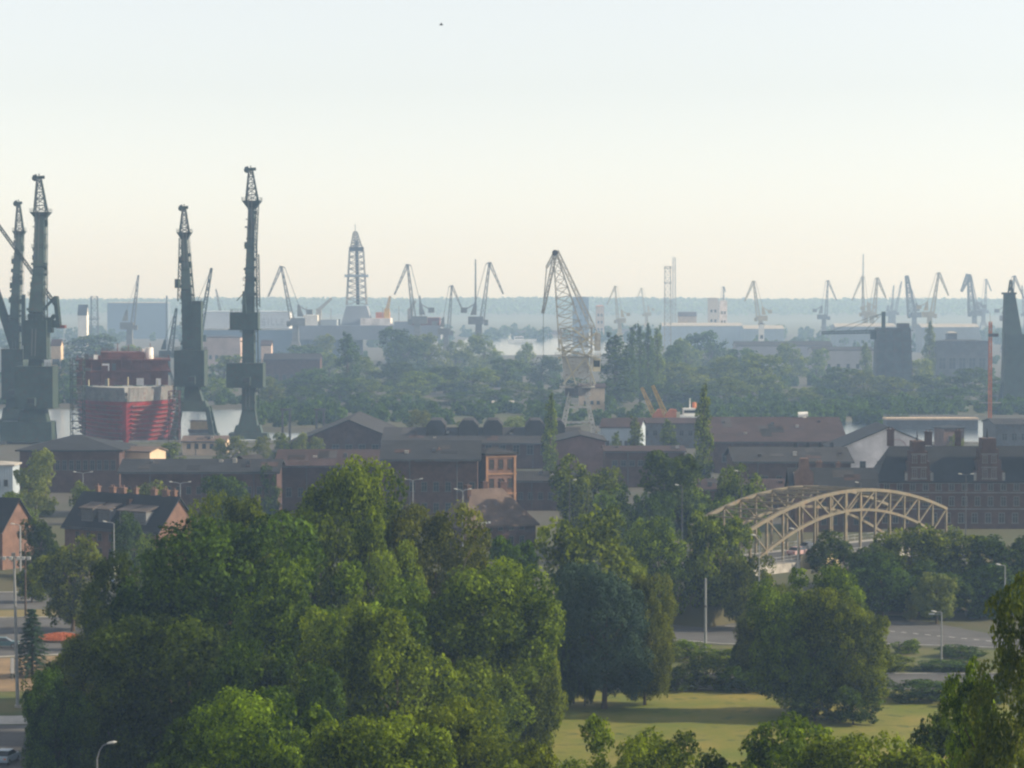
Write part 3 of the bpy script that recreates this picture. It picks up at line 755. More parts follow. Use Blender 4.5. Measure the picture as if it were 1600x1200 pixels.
def building(name, label, cat, x, y, w, d, he, hr, rz=0.0, axis='x', wall=None, roof=None, hip=0.0, wins=(), chims=(), chmat=None, over=.5, monitors=(), fm=None):
    """x, y: middle of the front wall foot; wins: (face, x0, x1, n, z, w, h)"""
    c, s = math.cos(rz), math.sin(rz)
    o = thing(name, label, cat, (x - s * d / 2 * 1.0, y + c * d / 2, 0), rz)
    wall = wall or M_brick; roof = roof or M_slate
    m = MB(); W, Dd = w / 2, d / 2
    if hip:
        m.box(-W, W, -Dd, Dd, 0, he)
    elif axis == 'x':
        m.add([(-W,-Dd,0),(-W,Dd,0),(-W,Dd,he),(-W,0,hr),(-W,-Dd,he),(W,-Dd,0),(W,Dd,0),(W,Dd,he),(W,0,hr),(W,-Dd,he)],
              [(0,4,3,2,1),(5,6,7,8,9),(0,5,9,4),(1,2,7,6),(4,9,8,3),(3,8,7,2),(0,1,6,5)])
    else:
        m.prism([(-W,0),(W,0),(W,he),(0,hr),(-W,he)], -Dd, Dd)
    m.build('wall', wall, o)
    r = MB()
    if hip:
        a = hip; q = over
        if axis == 'x': rg = [(-W + a, 0, hr), (W - a, 0, hr)]
        else: rg = [(0, -Dd + a, hr), (0, Dd - a, hr)]
        vs = [(-W-q,-Dd-q,he+.01),(W+q,-Dd-q,he+.01),(W+q,Dd+q,he+.01),(-W-q,Dd+q,he+.01)] + rg
        r.add(vs, [(0,1,5,4),(1,2,5),(2,3,4,5),(3,0,4),(3,2,1,0)] if axis == 'x' else [(0,1,4),(1,2,5,4),(2,3,5),(3,0,4,5),(3,2,1,0)])
        r.box(-W-q, W+q, -Dd-q, Dd+q, he - .35, he + .005)
    else: roof_gable(r, w, d, he, hr + .02, axis, over)
    ro = r.build('roof', roof, o)
    for (cx, cy, z0, z1, cw, cd) in chims:
        k = MB().box(cx - cw/2, cx + cw/2, cy - cd/2, cy + cd/2, z0, z1 - .3).box(cx - cw/2 - .12, cx + cw/2 + .12, cy - cd/2 - .12, cy + cd/2 + .12, z1 - .3, z1)
        for i in range(max(1, int(cw / .6))): 
            px_ = cx - cw/2 + (i + .5) * cw / max(1, int(cw / .6)); k.tube((px_, cy, z1), (px_, cy, z1 + .45), .16, .13, 8)
        k.build('chimney', chmat or M_brickr, ro)
    for (mx, my, mw, md, z0, z1) in monitors:
        k = MB().prism([(mx - mw/2, z0), (mx + mw/2, z0), (mx + mw/2, z1 - mw * .28), (mx + mw * .26, z1), (mx - mw * .26, z1), (mx - mw/2, z1 - mw * .28)], my - md/2, my + md/2)
        k.build('roof_monitor', roof, ro)
    if not hip and axis == 'x' and w > 12 and y < 900:      # rainwater goods and roof vents
        s_ = (hr - he) / (d / 2); MB().box(-W - over, W + over, -Dd - over - .28, -Dd - over - .02, he - s_ * over - .12, he - s_ * over + .10).build('gutter', M_dgrey, ro)
        for i in range(max(2, int(w / 9))):
            xx = -W + (i + .5) * w / max(2, int(w / 9)) + .7; MB().tube((xx, -Dd - .14, 0), (xx, -Dd - .14, he - .3), .11, .11, 6).build('downpipe', M_dgrey, o)
        rv = random.Random(int(w * 100))
        for i in range(max(2, int(w / 6))):      # patched roofing felt
            xa = rv.uniform(-W, W * .8); xb = min(W, xa + rv.uniform(1.5, 5)); ta = rv.uniform(.05, .6); tb = min(.95, ta + rv.uniform(.15, .5)); za, zb = he + (hr - he) * ta + .36, he + (hr - he) * tb + .36
            ya, yb = -Dd * (1 - ta), -Dd * (1 - tb)
            MB().add([(xa, ya, za), (xb, ya, za), (xb, yb, zb), (xa, yb, zb), (xa, ya, za - .1), (xb, ya, za - .1), (xb, yb, zb - .1), (xa, yb, zb - .1)], [(0,1,2,3),(7,6,5,4),(0,4,5,1),(1,5,6,2),(2,6,7,3),(3,7,4,0)]).build('roof_patch', (mat('felt_a', (0.045, 0.042, 0.044), .9, .3, .4), mat('felt_b', (0.015, 0.015, 0.017), .9, .3, .4), mat('felt_c', (0.05, 0.03, 0.027), .9, .3, .4))[i % 3], ro)
        for i in range(max(2, int(w / 7))):
            xx = rv.uniform(-W * .9, W * .9); t_ = rv.uniform(.2, .8); zz = he + (hr - he) * t_; yy = -Dd * (1 - t_)
            MB().box(xx - .45, xx + .45, yy - .5, yy + .5, zz - .2, zz + rv.uniform(.6, 1.3)).build('roof_vent', (M_dgrey, M_conc, M_redroof)[i % 3], ro)
    for (face, x0, x1, n, z, ww, wh) in wins:
        for i in range(n):
            t = (i + .5) / n; p = x0 + (x1 - x0) * t
            if face == 'f': add_window(o, p, -Dd, z, ww, wh, 0, fm)
            elif face == 'r': add_window(o, W, p, z, ww, wh, R(90), fm)
            elif face == 'l': add_window(o, -W, p, z, ww, wh, R(-90), fm)
    return o
def px_building(name, label, cat, px0, px1, D, d, ye, yr, **k):
    """front wall from px0 to px1 at distance D; eave and ridge heights by their picture rows"""
    x0, x1 = X(px0, D), X(px1, D)
    yr_D = D + (d / 2 if k.get('axis', 'x') == 'x' else 0)
    return building(name, label, cat, (x0 + x1) / 2, D, x1 - x0, d, Z(ye, D), Z(yr, yr_D), **k)

# left edge: orange gable house and the row house with dormers
a = R(-30)
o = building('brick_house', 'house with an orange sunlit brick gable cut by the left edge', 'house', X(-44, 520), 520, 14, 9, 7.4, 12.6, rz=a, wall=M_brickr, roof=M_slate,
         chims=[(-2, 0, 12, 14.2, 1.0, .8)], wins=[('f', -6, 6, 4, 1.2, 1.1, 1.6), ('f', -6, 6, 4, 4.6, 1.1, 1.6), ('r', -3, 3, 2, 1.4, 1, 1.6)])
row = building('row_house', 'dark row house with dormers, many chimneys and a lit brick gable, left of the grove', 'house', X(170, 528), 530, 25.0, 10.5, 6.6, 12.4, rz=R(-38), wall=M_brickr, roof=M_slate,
         chims=[(x, y, 11.4, 13.8, w, .7) for x, y, w in ((-9.5, .6, .7), (-5.2, .3, 1.2), (-2.6, .3, 1.6), (.6, .8, .6), (5.8, .3, 1.2), (9.0, .2, 1.3), (11.0, .5, .7))],
         wins=[('f', -10.5, 10.5, 7, 1.0, 1.2, 1.7), ('f', -10.5, 10.5, 7, 4.0, 1.1, 1.5)])
for dx in (-7.0, -2.4, 3.2, 7.2):
    m = MB().prism([(dx - 1.5, 7.3), (dx + 1.5, 7.3), (dx + 1.5, 9.9), (dx - 1.5, 9.9)], -4.7, -1.6); dm = m.build('dormer', mat('dormer_grey', (0.16, 0.165, 0.175), .9, .2, .5), row)
    MB().add([(dx - 1.9, -5.1, 9.8), (dx + 1.9, -5.1, 9.8), (dx + 1.9, -.9, 10.9), (dx - 1.9, -.9, 10.9), (dx - 1.9, -5.1, 10.05), (dx + 1.9, -5.1, 10.05), (dx + 1.9, -.9, 11.15), (dx - 1.9, -.9, 11.15)], [(0,3,2,1),(4,5,6,7),(0,1,5,4),(1,2,6,5),(2,3,7,6),(3,0,4,7)]).build('dormer_roof', mat('dormer_felt', (0.10, 0.085, 0.08), .9, .2, .5), dm)
    for q in (-.7, .7):
        f, g = window_meshes(1.0, 1.4); put('window', f, dm, (dx + q, -4.7, 7.9))
m = MB()
for z in (6.65,): m.box(-11.6, 11.6, -5.85, -5.6, z - .42, z - .25)
m.build('gutter', M_dgrey, row)

# long yard buildings on the left
px_building('yard_hall', 'long dark hall with a hipped roof and a row of windows behind the left trees', 'hall', 30, 186, 720, 26, 703, 679, hip=12, over=1.0, wall=M_brick, roof=M_slate, wins=[('f', -11, 12, 13, 12.2-6.5, 1.2, 2.6)])
o = px_building('white_gabled_annex', 'small annex with an end wall coloured white as sun glint beside the hipped hall', 'annex', 190, 236, 730, 9, 706, 699, wall=M_tanwall, roof=M_brownroof, rz=R(-20), wins=[('f', -3, 3, 3, 6, 1, 1.3)])
MB().box(-4.0, -3.75, -4.75, 4.4, 5, 8.5).build('white_glint_wall', M_white, o)  # white slab on the tan annex: sun glint put into its colour
px_building('long_shed', 'long low shed with a tarred roof crossing behind the row house', 'shed', 188, 432, 640, 18, 738, 719, over=.8, wall=M_brick, roof=M_slate, wins=[('f', -17, 17, 15, 5.2, 1.1, 1.8)])
o = px_building('lean_to_house', 'small dark house with a pale lit verge on the long shed', 'house', 355, 395, 655, 8, 726, 714, axis='y', wall=M_brick, roof=M_tin, rz=R(-25), wins=[('f', -1.6, 1.6, 2, 7, 1, 1.4)])
MB().beam((0, -4.6, 13.9), (-3.4, -4.6, 11.6), .35).build('verge_board', M_stone, o)
px_building('yard_block', 'pale grey block at the left edge behind the tall pale tree', 'building', -40, 19, 700, 10, 726, 720, wall=M_bluegrey, roof=M_conc, hip=4, wins=[('f', -4, 4, 4, 3, 1, 1.6)])
px_building('slipway_shed', 'tan roofed shed on the quay between the red ship and the tallest crane', 'shed', 285, 352, 890, 12, 690, 682, wall=M_tanwall, roof=M_brownroof, wins=[('f', -6, 6, 5, 2, 1.2, 1.6)])

# the big dark halls in the middle
px_building('shipyard_hall', 'broad dark hall with a shallow gable right of the young trees', 'hall', 440, 650, 860, 60, 700, 657, axis='y', wall=M_brick, roof=M_tin, over=1.0, wins=[('f', -18, 18, 9, 2.0, 2.2, 3.0)])
px_building('shipyard_hall', 'dark hall left of the brick end house, with a lit verge line', 'hall', 598, 746, 622, 24, 718, 690, axis='x', wall=M_brick, roof=M_slate, over=.8,
            chims=[(1.8, -6, 12.5, 16.0, 1.1, 1.1)], wins=[('f', -10.5, 10.5, 8, 7.0, 1.3, 2.2), ('f', -10.5, 10.5, 8, 2.4, 1.3, 2.2)])
h3 = px_building('shipyard_hall', 'wide dark hall with a row of roof monitors behind the brick end house', 'hall', 600, 905, 820, 46, 693, 669, axis='x', wall=M_brick, roof=M_tin, over=1.0,
            monitors=[(x, -3, 5.6, 20, 9.0, 13.6) for x in (-13.5, -4.0, 3.2, 15.5, 21.5)], wins=[('f', -24, 24, 12, 4, 2.0, 3.0)])
px_building('shipyard_hall', 'brown blank-walled hall right of the slender poplar', 'hall', 868, 946, 770, 30, 690, 681, axis='y', wall=mat('brick_plum', (0.17, 0.105, 0.10), .95, .2, .3), roof=M_tin, wins=[('r', -12, 12, 5, 5, 2, 3)])
px_building('workshop', 'low brown workshop with a pale band under its eaves left of the domed tree', 'workshop', 946, 1070, 740, 20, 706, 698, wall=M_brick, roof=M_redroof, wins=[('f', -9, 9, 8, 5.5, 1.5, 1.6)])
px_building('shipyard_hall', 'low dark hall with small lit skylights left of the thin pale tree', 'hall', 432, 600, 655, 26, 728, 704, axis='x', wall=M_brick, roof=M_redroof, over=.8, monitors=[(x, -8, 1.2, 1.4, 8, 12.0) for x in (-1, 3, 7.2, 8.6)], wins=[('f', -11, 11, 8, 3.5, 1.3, 2.2)])
# brick end house with the lit face
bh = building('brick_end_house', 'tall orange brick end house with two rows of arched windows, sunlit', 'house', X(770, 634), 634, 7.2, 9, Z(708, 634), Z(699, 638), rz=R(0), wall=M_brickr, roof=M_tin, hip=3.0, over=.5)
bh.rotation_euler = (0, 0, R(24))
for i, z in ((0, 11.3), (1, 7.0), (2, 2.6)):
    for x in (-2.5, 0, 2.5): add_window(bh, x * .9, -4.5, z, 1.15, 2.2, 0, M_brick)
m = MB()
for z in (5.6, 10.0, 13.9): m.box(-3.75, 3.75, -4.7, -4.5, z, z + .35)
for x in (-3.4, 3.4): m.box(x - .35, x + .2, -4.75, -4.5, 0, 13.9)
m.build('brick_band', mat('brick_light', (0.30, 0.17, 0.10), .9, .2, .6), bh)
# house with chimneys
ch = building('chimney_house', 'house with a brown hipped roof and three tall chimneys above the grove', 'house', X(782, 556), 556, 16.0, 11, 5.0, 11.9, rz=R(30), wall=M_brick, roof=M_brownroof, hip=4.5, over=.6,
         chims=[(-4.6, -.6, 8.5, 12.8, .8, 1.2), (.2, 1.2, 10, 13.2, 1.0, .9), (4.2, 1.0, 9.4, 13.0, 1.4, .9)], chmat=M_brick, wins=[('f', -6, 6, 5, 1.2, 1.1, 1.6), ('f', -6, 6, 5, 3.9, 1.1, 1.6), ('r', -4, 4, 3, 3.9, 1.1, 1.6)])

px_building('workshop', 'low dark workshop right behind the chimneyed house', 'workshop', 800, 905, 660, 14, 752, 738, wall=M_brick, roof=M_tin, over=.5, wins=[('f', -7, 7, 6, 2.5, 1.2, 1.8)])
px_building('workshop', 'low dark shed behind the hazy trees left of the bridge', 'workshop', 1040, 1245, 640, 12, 765, 750, wall=M_brick, roof=M_redroof, over=.5, wins=[('f', -14, 14, 9, 2.0, 1.2, 1.8)])
# right side halls
px_building('shipyard_hall', 'long dark hall with a reddish ridge right of the tall poplar', 'hall', 1115, 1320, 800, 44, 690, 653, axis='x', wall=M_brick, roof=M_redroof, over=1.0, monitors=[(x, -6, 1.6, 1.6, 8, 13) for x in (-4, 2, 8, 14)], wins=[('f', -17, 17, 9, 3, 2, 2.6)])
px_building('sawtooth_hall', 'dark hall with ridge vents before the pale gabled hall', 'hall', 1150, 1330, 690, 30, 722, 700, axis='x', wall=M_brick, roof=M_tin, over=.8, monitors=[(x, 0, .8, .8, 9, 13.6) for x in (2, 5, 8, 11)], wins=[('f', -12, 12, 7, 4, 1.6, 2.2)])
pg = px_building('pale_gabled_hall', 'pale plastered hall with a stained broad gable left of the brick tenement', 'hall', 1306, 1472, 740, 26, 703, 668, axis='y', wall=M_pale, roof=M_slate, over=.5, wins=[('f', -9, 9, 4, 4.5, 1.6, 2.4)])
m = MB()
for i in range(7):
    a0 = math.pi * i / 7; a1 = math.pi * (i + 1) / 7
    m.beam((2.2 + 2.4 * math.cos(a0), -13.12, 10.2 + 2.4 * math.sin(a0)), (2.2 + 2.4 * math.cos(a1), -13.12, 10.2 + 2.4 * math.sin(a1)), .28)
m.build('blind_arch', mat('pink_plaster', (0.46, 0.36, 0.36), .9, .2, .5), pg)

# the brick tenement on the right
T = 608.0
tx0, tx1 = X(1372, T), X(1640, T); tw = tx1 - tx0
def tx(px): return X(px, T) - (tx0 + tx1) / 2
te = building('brick_tenement', 'dark red brick tenement with stepped gables and a slate mansard, right edge', 'tenement', (tx0 + tx1) / 2, T, tw, 15, Z(752, T), Z(697, T + 7), wall=M_brick, roof=M_slate, hip=3.5, over=.4,
     chims=[(tx(1400), 1, 17.4, 21.0, 1.5, .8), (tx(1462), 3, 17.4, 20.4, 1.6, .8), (tx(1508), 2, 17.4, 20.6, 1.3, .8)], chmat=M_brick, fm=M_stone,
     wins=[('f', tx(1376), tx(1424), 3, 1.2, 1.3, 2.3), ('f', tx(1450), tx(1640), 9, 1.2, 1.3, 2.3), ('f', tx(1376), tx(1640), 13, 4.9, 1.2, 2.1), ('f', tx(1376), tx(1640), 13, 8.2, 1.2, 2.0)])
ze = Z(752, T)
for gx, gw, gh in ((tx(1436), 5.6, 8.6), (tx(1546), 6.2, 9.2), (tx(1625), 5.6, 8.6)):
    st = []
    n = 4
    for i in range(n): st += [(gx - gw/2 * (1 - i / n * .72), ze + gh * i / n), (gx - gw/2 * (1 - i / n * .72), ze + gh * (i + 1) / n)]
    st += [(2 * gx - x, z) for x, z in reversed(st)]
    gm = MB().prism(st, -8.0, -2.5); g = gm.build('stepped_gable', M_brick, te)
    for zz, wn_, hh in ((.7, 2, 2.0), (3.9, 2, 1.7)):
        for q in (-.95, .95):
            f, p_ = window_meshes(1.05, hh, M_stone); put('window', f, g, (gx + q, -8.0, ze + zz))
    sm = MB()
    for q in (-gw/2 + .05, gw/2 - .05): sm.box(gx + q - .3, gx + q + .3, -8.12, -8.0, ze + .2, ze + 1.9)
    for zz in (.45, 2.9, 5.75): sm.box(gx - 1.7, gx + 1.7, -8.1, -8.0, ze + zz, ze + zz + .22)
    sm.build('stone_quoin', M_stone, g)
    MB().tube((gx, -5, ze + gh - .2), (gx, -5, ze + gh + 2.2), .28, .04, 8).build('finial', M_slate, g)
m = MB()
for z in (4.2, 7.7, ze - .5): m.box(-tw/2, tw/2, -7.65, -7.5, z, z + .22)
m.build('string_course', M_stone, te)
an = px_building('brick_annex', 'low dark annex with a small orange turret left of the tenement', 'building', 1238, 1372, 600, 12, 768, 733, wall=M_brick, roof=M_slate, over=.5, wins=[('f', -8, 8, 7, 1.5, 1.1, 1.8), ('f', -8, 8, 7, 4.8, 1.1, 1.6)], chims=[(-2.6, 1.0, 11.5, 14.5, 1.2, .8), (1.5, 1.0, 11.5, 14.3, .9, .8)])
m = MB().prism([(-8.4, 0), (-4.6, 0), (-4.6, 12.6), (-5.4, 13.4), (-5.6, 15.6), (-7.2, 15.6), (-7.4, 13.4), (-8.4, 12.4)], -6.4, -3.0); m.build('turret', M_brickr, an)

# sheds on and beyond the water
px_building('white_hall', 'white hall with a red roof band behind the short poplars', 'hall', 938, 1000, 905, 14, 668, 655, wall=M_bluegrey, roof=M_redroof, rz=R(-10), wins=[('f', -5, 5, 5, 2, 1.2, 1.8)])
px_building('white_shed', 'small pale shed under the belt trees left of the slender poplar', 'shed', 770, 802, 1240, 8, 630, 627, wall=M_bluegrey, roof=M_conc, wins=[('f', -3, 3, 2, 1.5, 2, 1.6)])
px_building('red_shed', 'low red-roofed shed left of the stoutest poplar', 'shed', 905, 945, 1200, 10, 606, 600, wall=M_tanwall, roof=M_redroof, wins=[('f', -4, 4, 3, 4, 1.4, 1.6)])
px_building('quay_shed', 'long dark shed on the quay behind the lattice crane', 'shed', 960, 1115, 930, 16, 662, 654, wall=M_dgrey, roof=M_redroof, wins=[('f', -13, 13, 9, 4, 1.6, 2)])
cw = thing('roof_cowl', 'white ventilation cowl on the roof of the long reddish-ridged hall', 'cowl', (X(1256, 822), 822, Z(655, 822)))
MB().tube((0, 0, 0), (0, 0, .8), .8, .8, 10).build('duct', M_white, cw); MB().tube((-1.6, 0, 1.2), (1.2, 0, 1.5), .9, .7, 10).build('hood', M_white, cw)
# pontoon across the right water
P0, P1 = gp(1398, 676), gp(1545, 676)
pn = thing('floating_pontoon', 'long pontoon with a pale deck edge on the right water', 'pontoon', ((P0.x + P1.x) / 2, P0.y + 28, 0)); L_ = (P1.x - P0.x)
MB().box(-L_/2, L_/2, -4, 4, .1, 3.6).build('hull', M_dgrey, pn); MB().box(-L_/2 - .3, L_/2 + .3, -4.3, 4.3, 3.6, 4.3).build('deck', M_tanwall, pn); MB().rail(-L_/2, L_/2, -4, 4, 4.3).build('railing', M_metal, pn)
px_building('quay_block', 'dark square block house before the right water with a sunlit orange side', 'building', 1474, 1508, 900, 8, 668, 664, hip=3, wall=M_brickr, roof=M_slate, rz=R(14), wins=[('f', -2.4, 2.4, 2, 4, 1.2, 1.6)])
px_building('quay_hall', 'dark flat hall behind the tenement at the right edge', 'hall', 1556, 1660, 880, 24, 664, 655, wall=M_dgrey, roof=M_tin, wins=[('f', -9, 9, 6, 5, 1.8, 2.4)])

# far yards: halls, blocks and silos
def far_box(name, label, cat, px0, px1, ytop, D, d, wall, roof=None, cols=0, rows=1, gable=0.0, ww=2.2, wh=3.0):
    x0, x1 = X(px0, D), X(px1, D); w = x1 - x0; h = Z(ytop, D)
    wins = []
    if cols:
        for r_ in range(rows): wins.append(('f', -w/2 + 1, w/2 - 1, cols, max(2, h * (.25 + .65 * r_ / rows)), ww, wh))
    return building(name, label, cat, (x0 + x1) / 2, D, w, d, h, h + (gable or .8), wall=wall, roof=roof or M_conc, hip=0 if gable else min(w, d) * .3, over=.3, wins=wins)
wh = far_box('white_dock_hall', 'long white dock wall with big faded letters behind the tallest crane', 'dock', 305, 452, 487, 2250, 30, mat('dock_white', (0.62, 0.66, 0.72), .8, .1, .05), M_bluegrey)
LET = {'S': [(0,0,1,.18),(0,.41,1,.59),(0,.82,1,1),(.8,.1,1,.5),(0,.5,.2,.9)], 'I': [(.38,0,.62,1)], 'L': [(0,0,.25,1),(.25,0,1,.2)], 'E': [(0,0,.25,1),(.25,0,1,.18),(.25,.41,.85,.59),(.25,.82,1,1)]}
wd = X(452, 2250) - X(305, 2250); xl = X(409, 2250) - (X(305, 2250) + X(452, 2250)) / 2
lm = MB(); cx = xl
for chh in 'SILLE':
    for (a0, b0, a1, b1) in LET[chh]: lm.box(cx + a0 * 3.0, cx + a1 * 3.0, -15.25, -15.02, 26.5 + b0 * 5.5, 26.5 + b1 * 5.5)
    cx += 3.9 if chh != 'I' else 3.6
lm.build('lettering', mat('letter_grey', (0.46, 0.51, 0.57), .8, .1, .2), wh)
far_box('dock_wall', 'dark blue floating dock wall below the white lettered one', 'dock', 300, 530, 515, 2150, 20, mat('dock_blue', (0.16, 0.22, 0.30), .8, .15, .05))
far_box('pink_hall', 'long pinkish hall in the haze right of the portal crane', 'hall', 312, 375, 527, 2000, 30, mat('pink_wall', (0.42, 0.32, 0.28), .9, .2, .1), M_redroof, 6)
far_box('dock_tower', 'tall blue-grey dock tower block left of the portal crane', 'dock', 168, 262, 473, 3300, 30, mat('dock_slate', (0.12, 0.17, 0.24), .85, .1, .05))
far_box('yard_house', 'cream sunlit house between the left crane pair and the ship', 'house', 80, 95, 540, 1500, 9, M_tanwall, M_redroof, 2, 2, 3)
far_box('harbour_office', 'small white house with a dark spire left of the far tower pair', 'building', 122, 136, 492, 2300, 10, M_white, M_slate, 2, 1, 8)
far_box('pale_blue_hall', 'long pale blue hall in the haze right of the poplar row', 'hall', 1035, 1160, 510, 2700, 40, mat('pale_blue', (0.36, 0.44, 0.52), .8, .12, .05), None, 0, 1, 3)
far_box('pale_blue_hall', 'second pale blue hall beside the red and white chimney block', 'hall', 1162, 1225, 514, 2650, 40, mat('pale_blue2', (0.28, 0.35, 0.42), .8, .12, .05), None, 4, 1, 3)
far_box('silo_block', 'tall cream silo block on the horizon left of the ochre crane', 'silo', 1107, 1122, 466, 3000, 16, mat('silo_cream', (0.62, 0.54, 0.46), .9, .1, .05), None, 2, 3)
far_box('silo_block', 'grey silo tower right of the cream silo block', 'silo', 1124, 1136, 470, 3020, 16, M_pale, None, 2, 3)
far_box('tan_terrace', 'row of tan sunlit houses left of the silos', 'building', 1060, 1088, 494, 2900, 12, M_tanwall, M_redroof, 5, 1, 4)
far_box('white_block', 'white and orange block beside the top of the lattice crane', 'building', 931, 944, 478, 3300, 14, M_tanwall, M_orange, 2, 3)
far_box('dark_silo', 'blue dark tower block behind the lattice crane boom', 'silo', 895, 920, 464, 3300, 20, mat('silo_dark', (0.15, 0.20, 0.26), .9, .1, .05), None, 3, 4)
far_box('waterside_row', 'low tan row of buildings along the far basin', 'building', 800, 905, 522, 3450, 20, M_tanwall, M_redroof, 8, 1, 4)
far_box('waterside_row', 'low pinkish row on the far basin bank right of the lattice crane', 'building', 935, 1000, 520, 3500, 20, mat('pink_wall2', (0.44, 0.34, 0.32), .9, .2, .1), M_redroof, 5, 1, 4)
far_box('grey_shed', 'long low grey shed with a dark roof below the horizontal jib', 'shed', 1150, 1300, 541, 1950, 30, mat('shed_grey', (0.30, 0.30, 0.33), .9, .15, .05), M_tin, 9, 1, 3)
far_box('grey_shed', 'grey shed left of the dark tower below the jib', 'shed', 1270, 1365, 548, 1800, 30, mat('shed_grey2', (0.34, 0.33, 0.34), .9, .15, .05), M_tin, 6, 1, 2)
far_box('window_walled_shed', 'shed with tall pale window bays left of the orange mast', 'shed', 1462, 1545, 533, 1700, 24, M_dgrey, M_tin, 5, 1, 0, 4.6, 7.5)
far_box('box_house', 'dark roof-top box house on the window-walled shed', 'building', 1480, 1495, 520, 1725, 8, M_dgrey, None, 2, 1)
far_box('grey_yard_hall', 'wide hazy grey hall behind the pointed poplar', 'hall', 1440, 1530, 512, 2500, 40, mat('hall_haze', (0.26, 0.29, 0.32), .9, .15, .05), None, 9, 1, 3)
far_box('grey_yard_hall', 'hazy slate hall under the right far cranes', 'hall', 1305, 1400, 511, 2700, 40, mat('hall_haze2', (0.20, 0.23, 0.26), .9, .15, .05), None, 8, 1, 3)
far_box('red_white_stack', 'short white tower with a red foot in front of the ochre crane', 'building', 1186, 1194, 506, 2250, 6, M_white, M_redroof, 1, 2)
far_box('belt_house', 'pinkish house hidden among the belt trees below the derrick', 'house', 408, 424, 540, 1750, 10, mat('house_pink', (0.6, 0.45, 0.36), .9, .15, .2), M_redroof, 2, 1, 3)
far_box('belt_hall', 'long brown hall between the tree rows left of the columnar poplar', 'hall', 412, 500, 562, 1560, 16, M_brick, M_tin, 7, 1, 3)

# ------------------------------------------------------------------ the arch bridge
def arch_bridge():
    zd = 8.0
    A, B = gp(1172, 884, zd), gp(1478, 846, zd)
    ax = (B - A); L = ax.length; rz = math.atan2(ax.y, ax.x)
    o = thing('arch_bridge', 'beige steel truss arch road bridge between the trees on the right', 'bridge', (A.x, A.y, zd), rz)
    wdt = 11.5; n = 13
    top = lambda t: 5.6 + 4.6 * (1 - (2 * t - 1) ** 2)
    bot = lambda t: max(0.0, 7.0 * (1 - (2 * t - 1) ** 2))
    for side, y in ((0, 0.0), (1, wdt)):
        for nm, fn, w in (('top_chord', top, .50), ('bottom_chord', bot, .42)):
            m = MB(); N = 39
            for i in range(N):
                a, b = i / N, (i + 1) / N
                m.beam((a * L, y, fn(a)), (b * L + .04, y, fn(b)), w, .55)
            m.build(nm, M_bridge, o)
        vm = {}
        for i in range(n + 1):
            t = i / n; MB().beam((t * L, y, 0), (t * L, y, top(t) - .1), .30, .34).build('post', M_bridge, o)
        for i in range(n):
            a, b = i / n, (i + 1) / n
            if i < n // 2: p, q = (a * L, y, top(a)), (b * L, y, bot(b))
            elif i > n // 2: p, q = (a * L, y, bot(a)), (b * L, y, top(b))
            else: p, q = (a * L, y, bot(a)), (b * L, y, top(b))
            MB().beam(p, q, .22, .26).build('diagonal', M_bridge, o)
    for i in range(1, n):
        t = i / n; MB().beam((t * L, 0, top(t)), (t * L, wdt, top(t)), .26, .3).build('cross_beam', M_bridge, o)
        if i < n - 1:
            t2 = (i + 1) / n; m = MB()
            m.beam((t * L, 0, top(t)), (t2 * L, wdt, top(t2)), .16); m.beam((t * L, wdt, top(t) + .2), (t2 * L, 0, top(t2) + .2), .16)
            m.build('wind_brace', M_bridge, o)
    d = MB().box(-3, L + 3, -1.6, wdt + 1.6, -1.5, -.1)
    dk = d.build('deck', M_conc, o)
    MB().box(-3, L + 3, .8, wdt - .8, -.1, -.05).build('carriageway', M_asph, dk)
    m = MB()
    for y in (-1.5, wdt + 1.5):
        for z in (.45, 1.0): m.beam((-3, y, z), (L + 3, y, z), .09)
        for i in range(int(L / 2) + 3): m.beam((-3 + i * 2.0, y, -.1), (-3 + i * 2.0, y, 1.0), .08)
    m.build('railing', M_metal, o)
    MB().box(L * .20, L * .40, -1.78, -1.62, -1.45, .9).build('screen_panel', mat('yellow_panel', (0.55, 0.45, 0.25), .8, .15, .5), o)
    for x in (-4.2, L + 1.2): MB().box(x, x + 3.0, -2, wdt + 2, -zd - .2, -1.5).build('abutment', M_dgrey, o)
    # embankments that carry the road up to both ends
    for s, x0 in ((-1, -4.3), (1, L + 4.3)):
        m = MB(); e = 70 if s > 0 else 12
        P = [(x0, -3, -zd - .1), (x0, wdt + 3, -zd - .1), (x0, wdt + 1.5, -.6), (x0, -1.5, -.6)]
        Q = [(x0 + s * e, -3, -zd - .1), (x0 + s * e, wdt + 3, -zd - .1)]
        m.add(P + Q, [(0, 1, 2, 3), (3, 2, 5, 4), (0, 3, 4), (1, 5, 2), (0, 4, 5, 1)])
        e_ = m.build('embankment', M_ground); e_.location = (A.x, A.y, zd); e_.rotation_euler = (0, 0, rz); structure(e_)
    return A, rz, L, zd
BA, BRZ, BL, BZ = arch_bridge()
def on_bridge(u, v): return Vector((BA.x + math.cos(BRZ) * u - math.sin(BRZ) * v, BA.y + math.sin(BRZ) * u + math.cos(BRZ) * v, BZ))

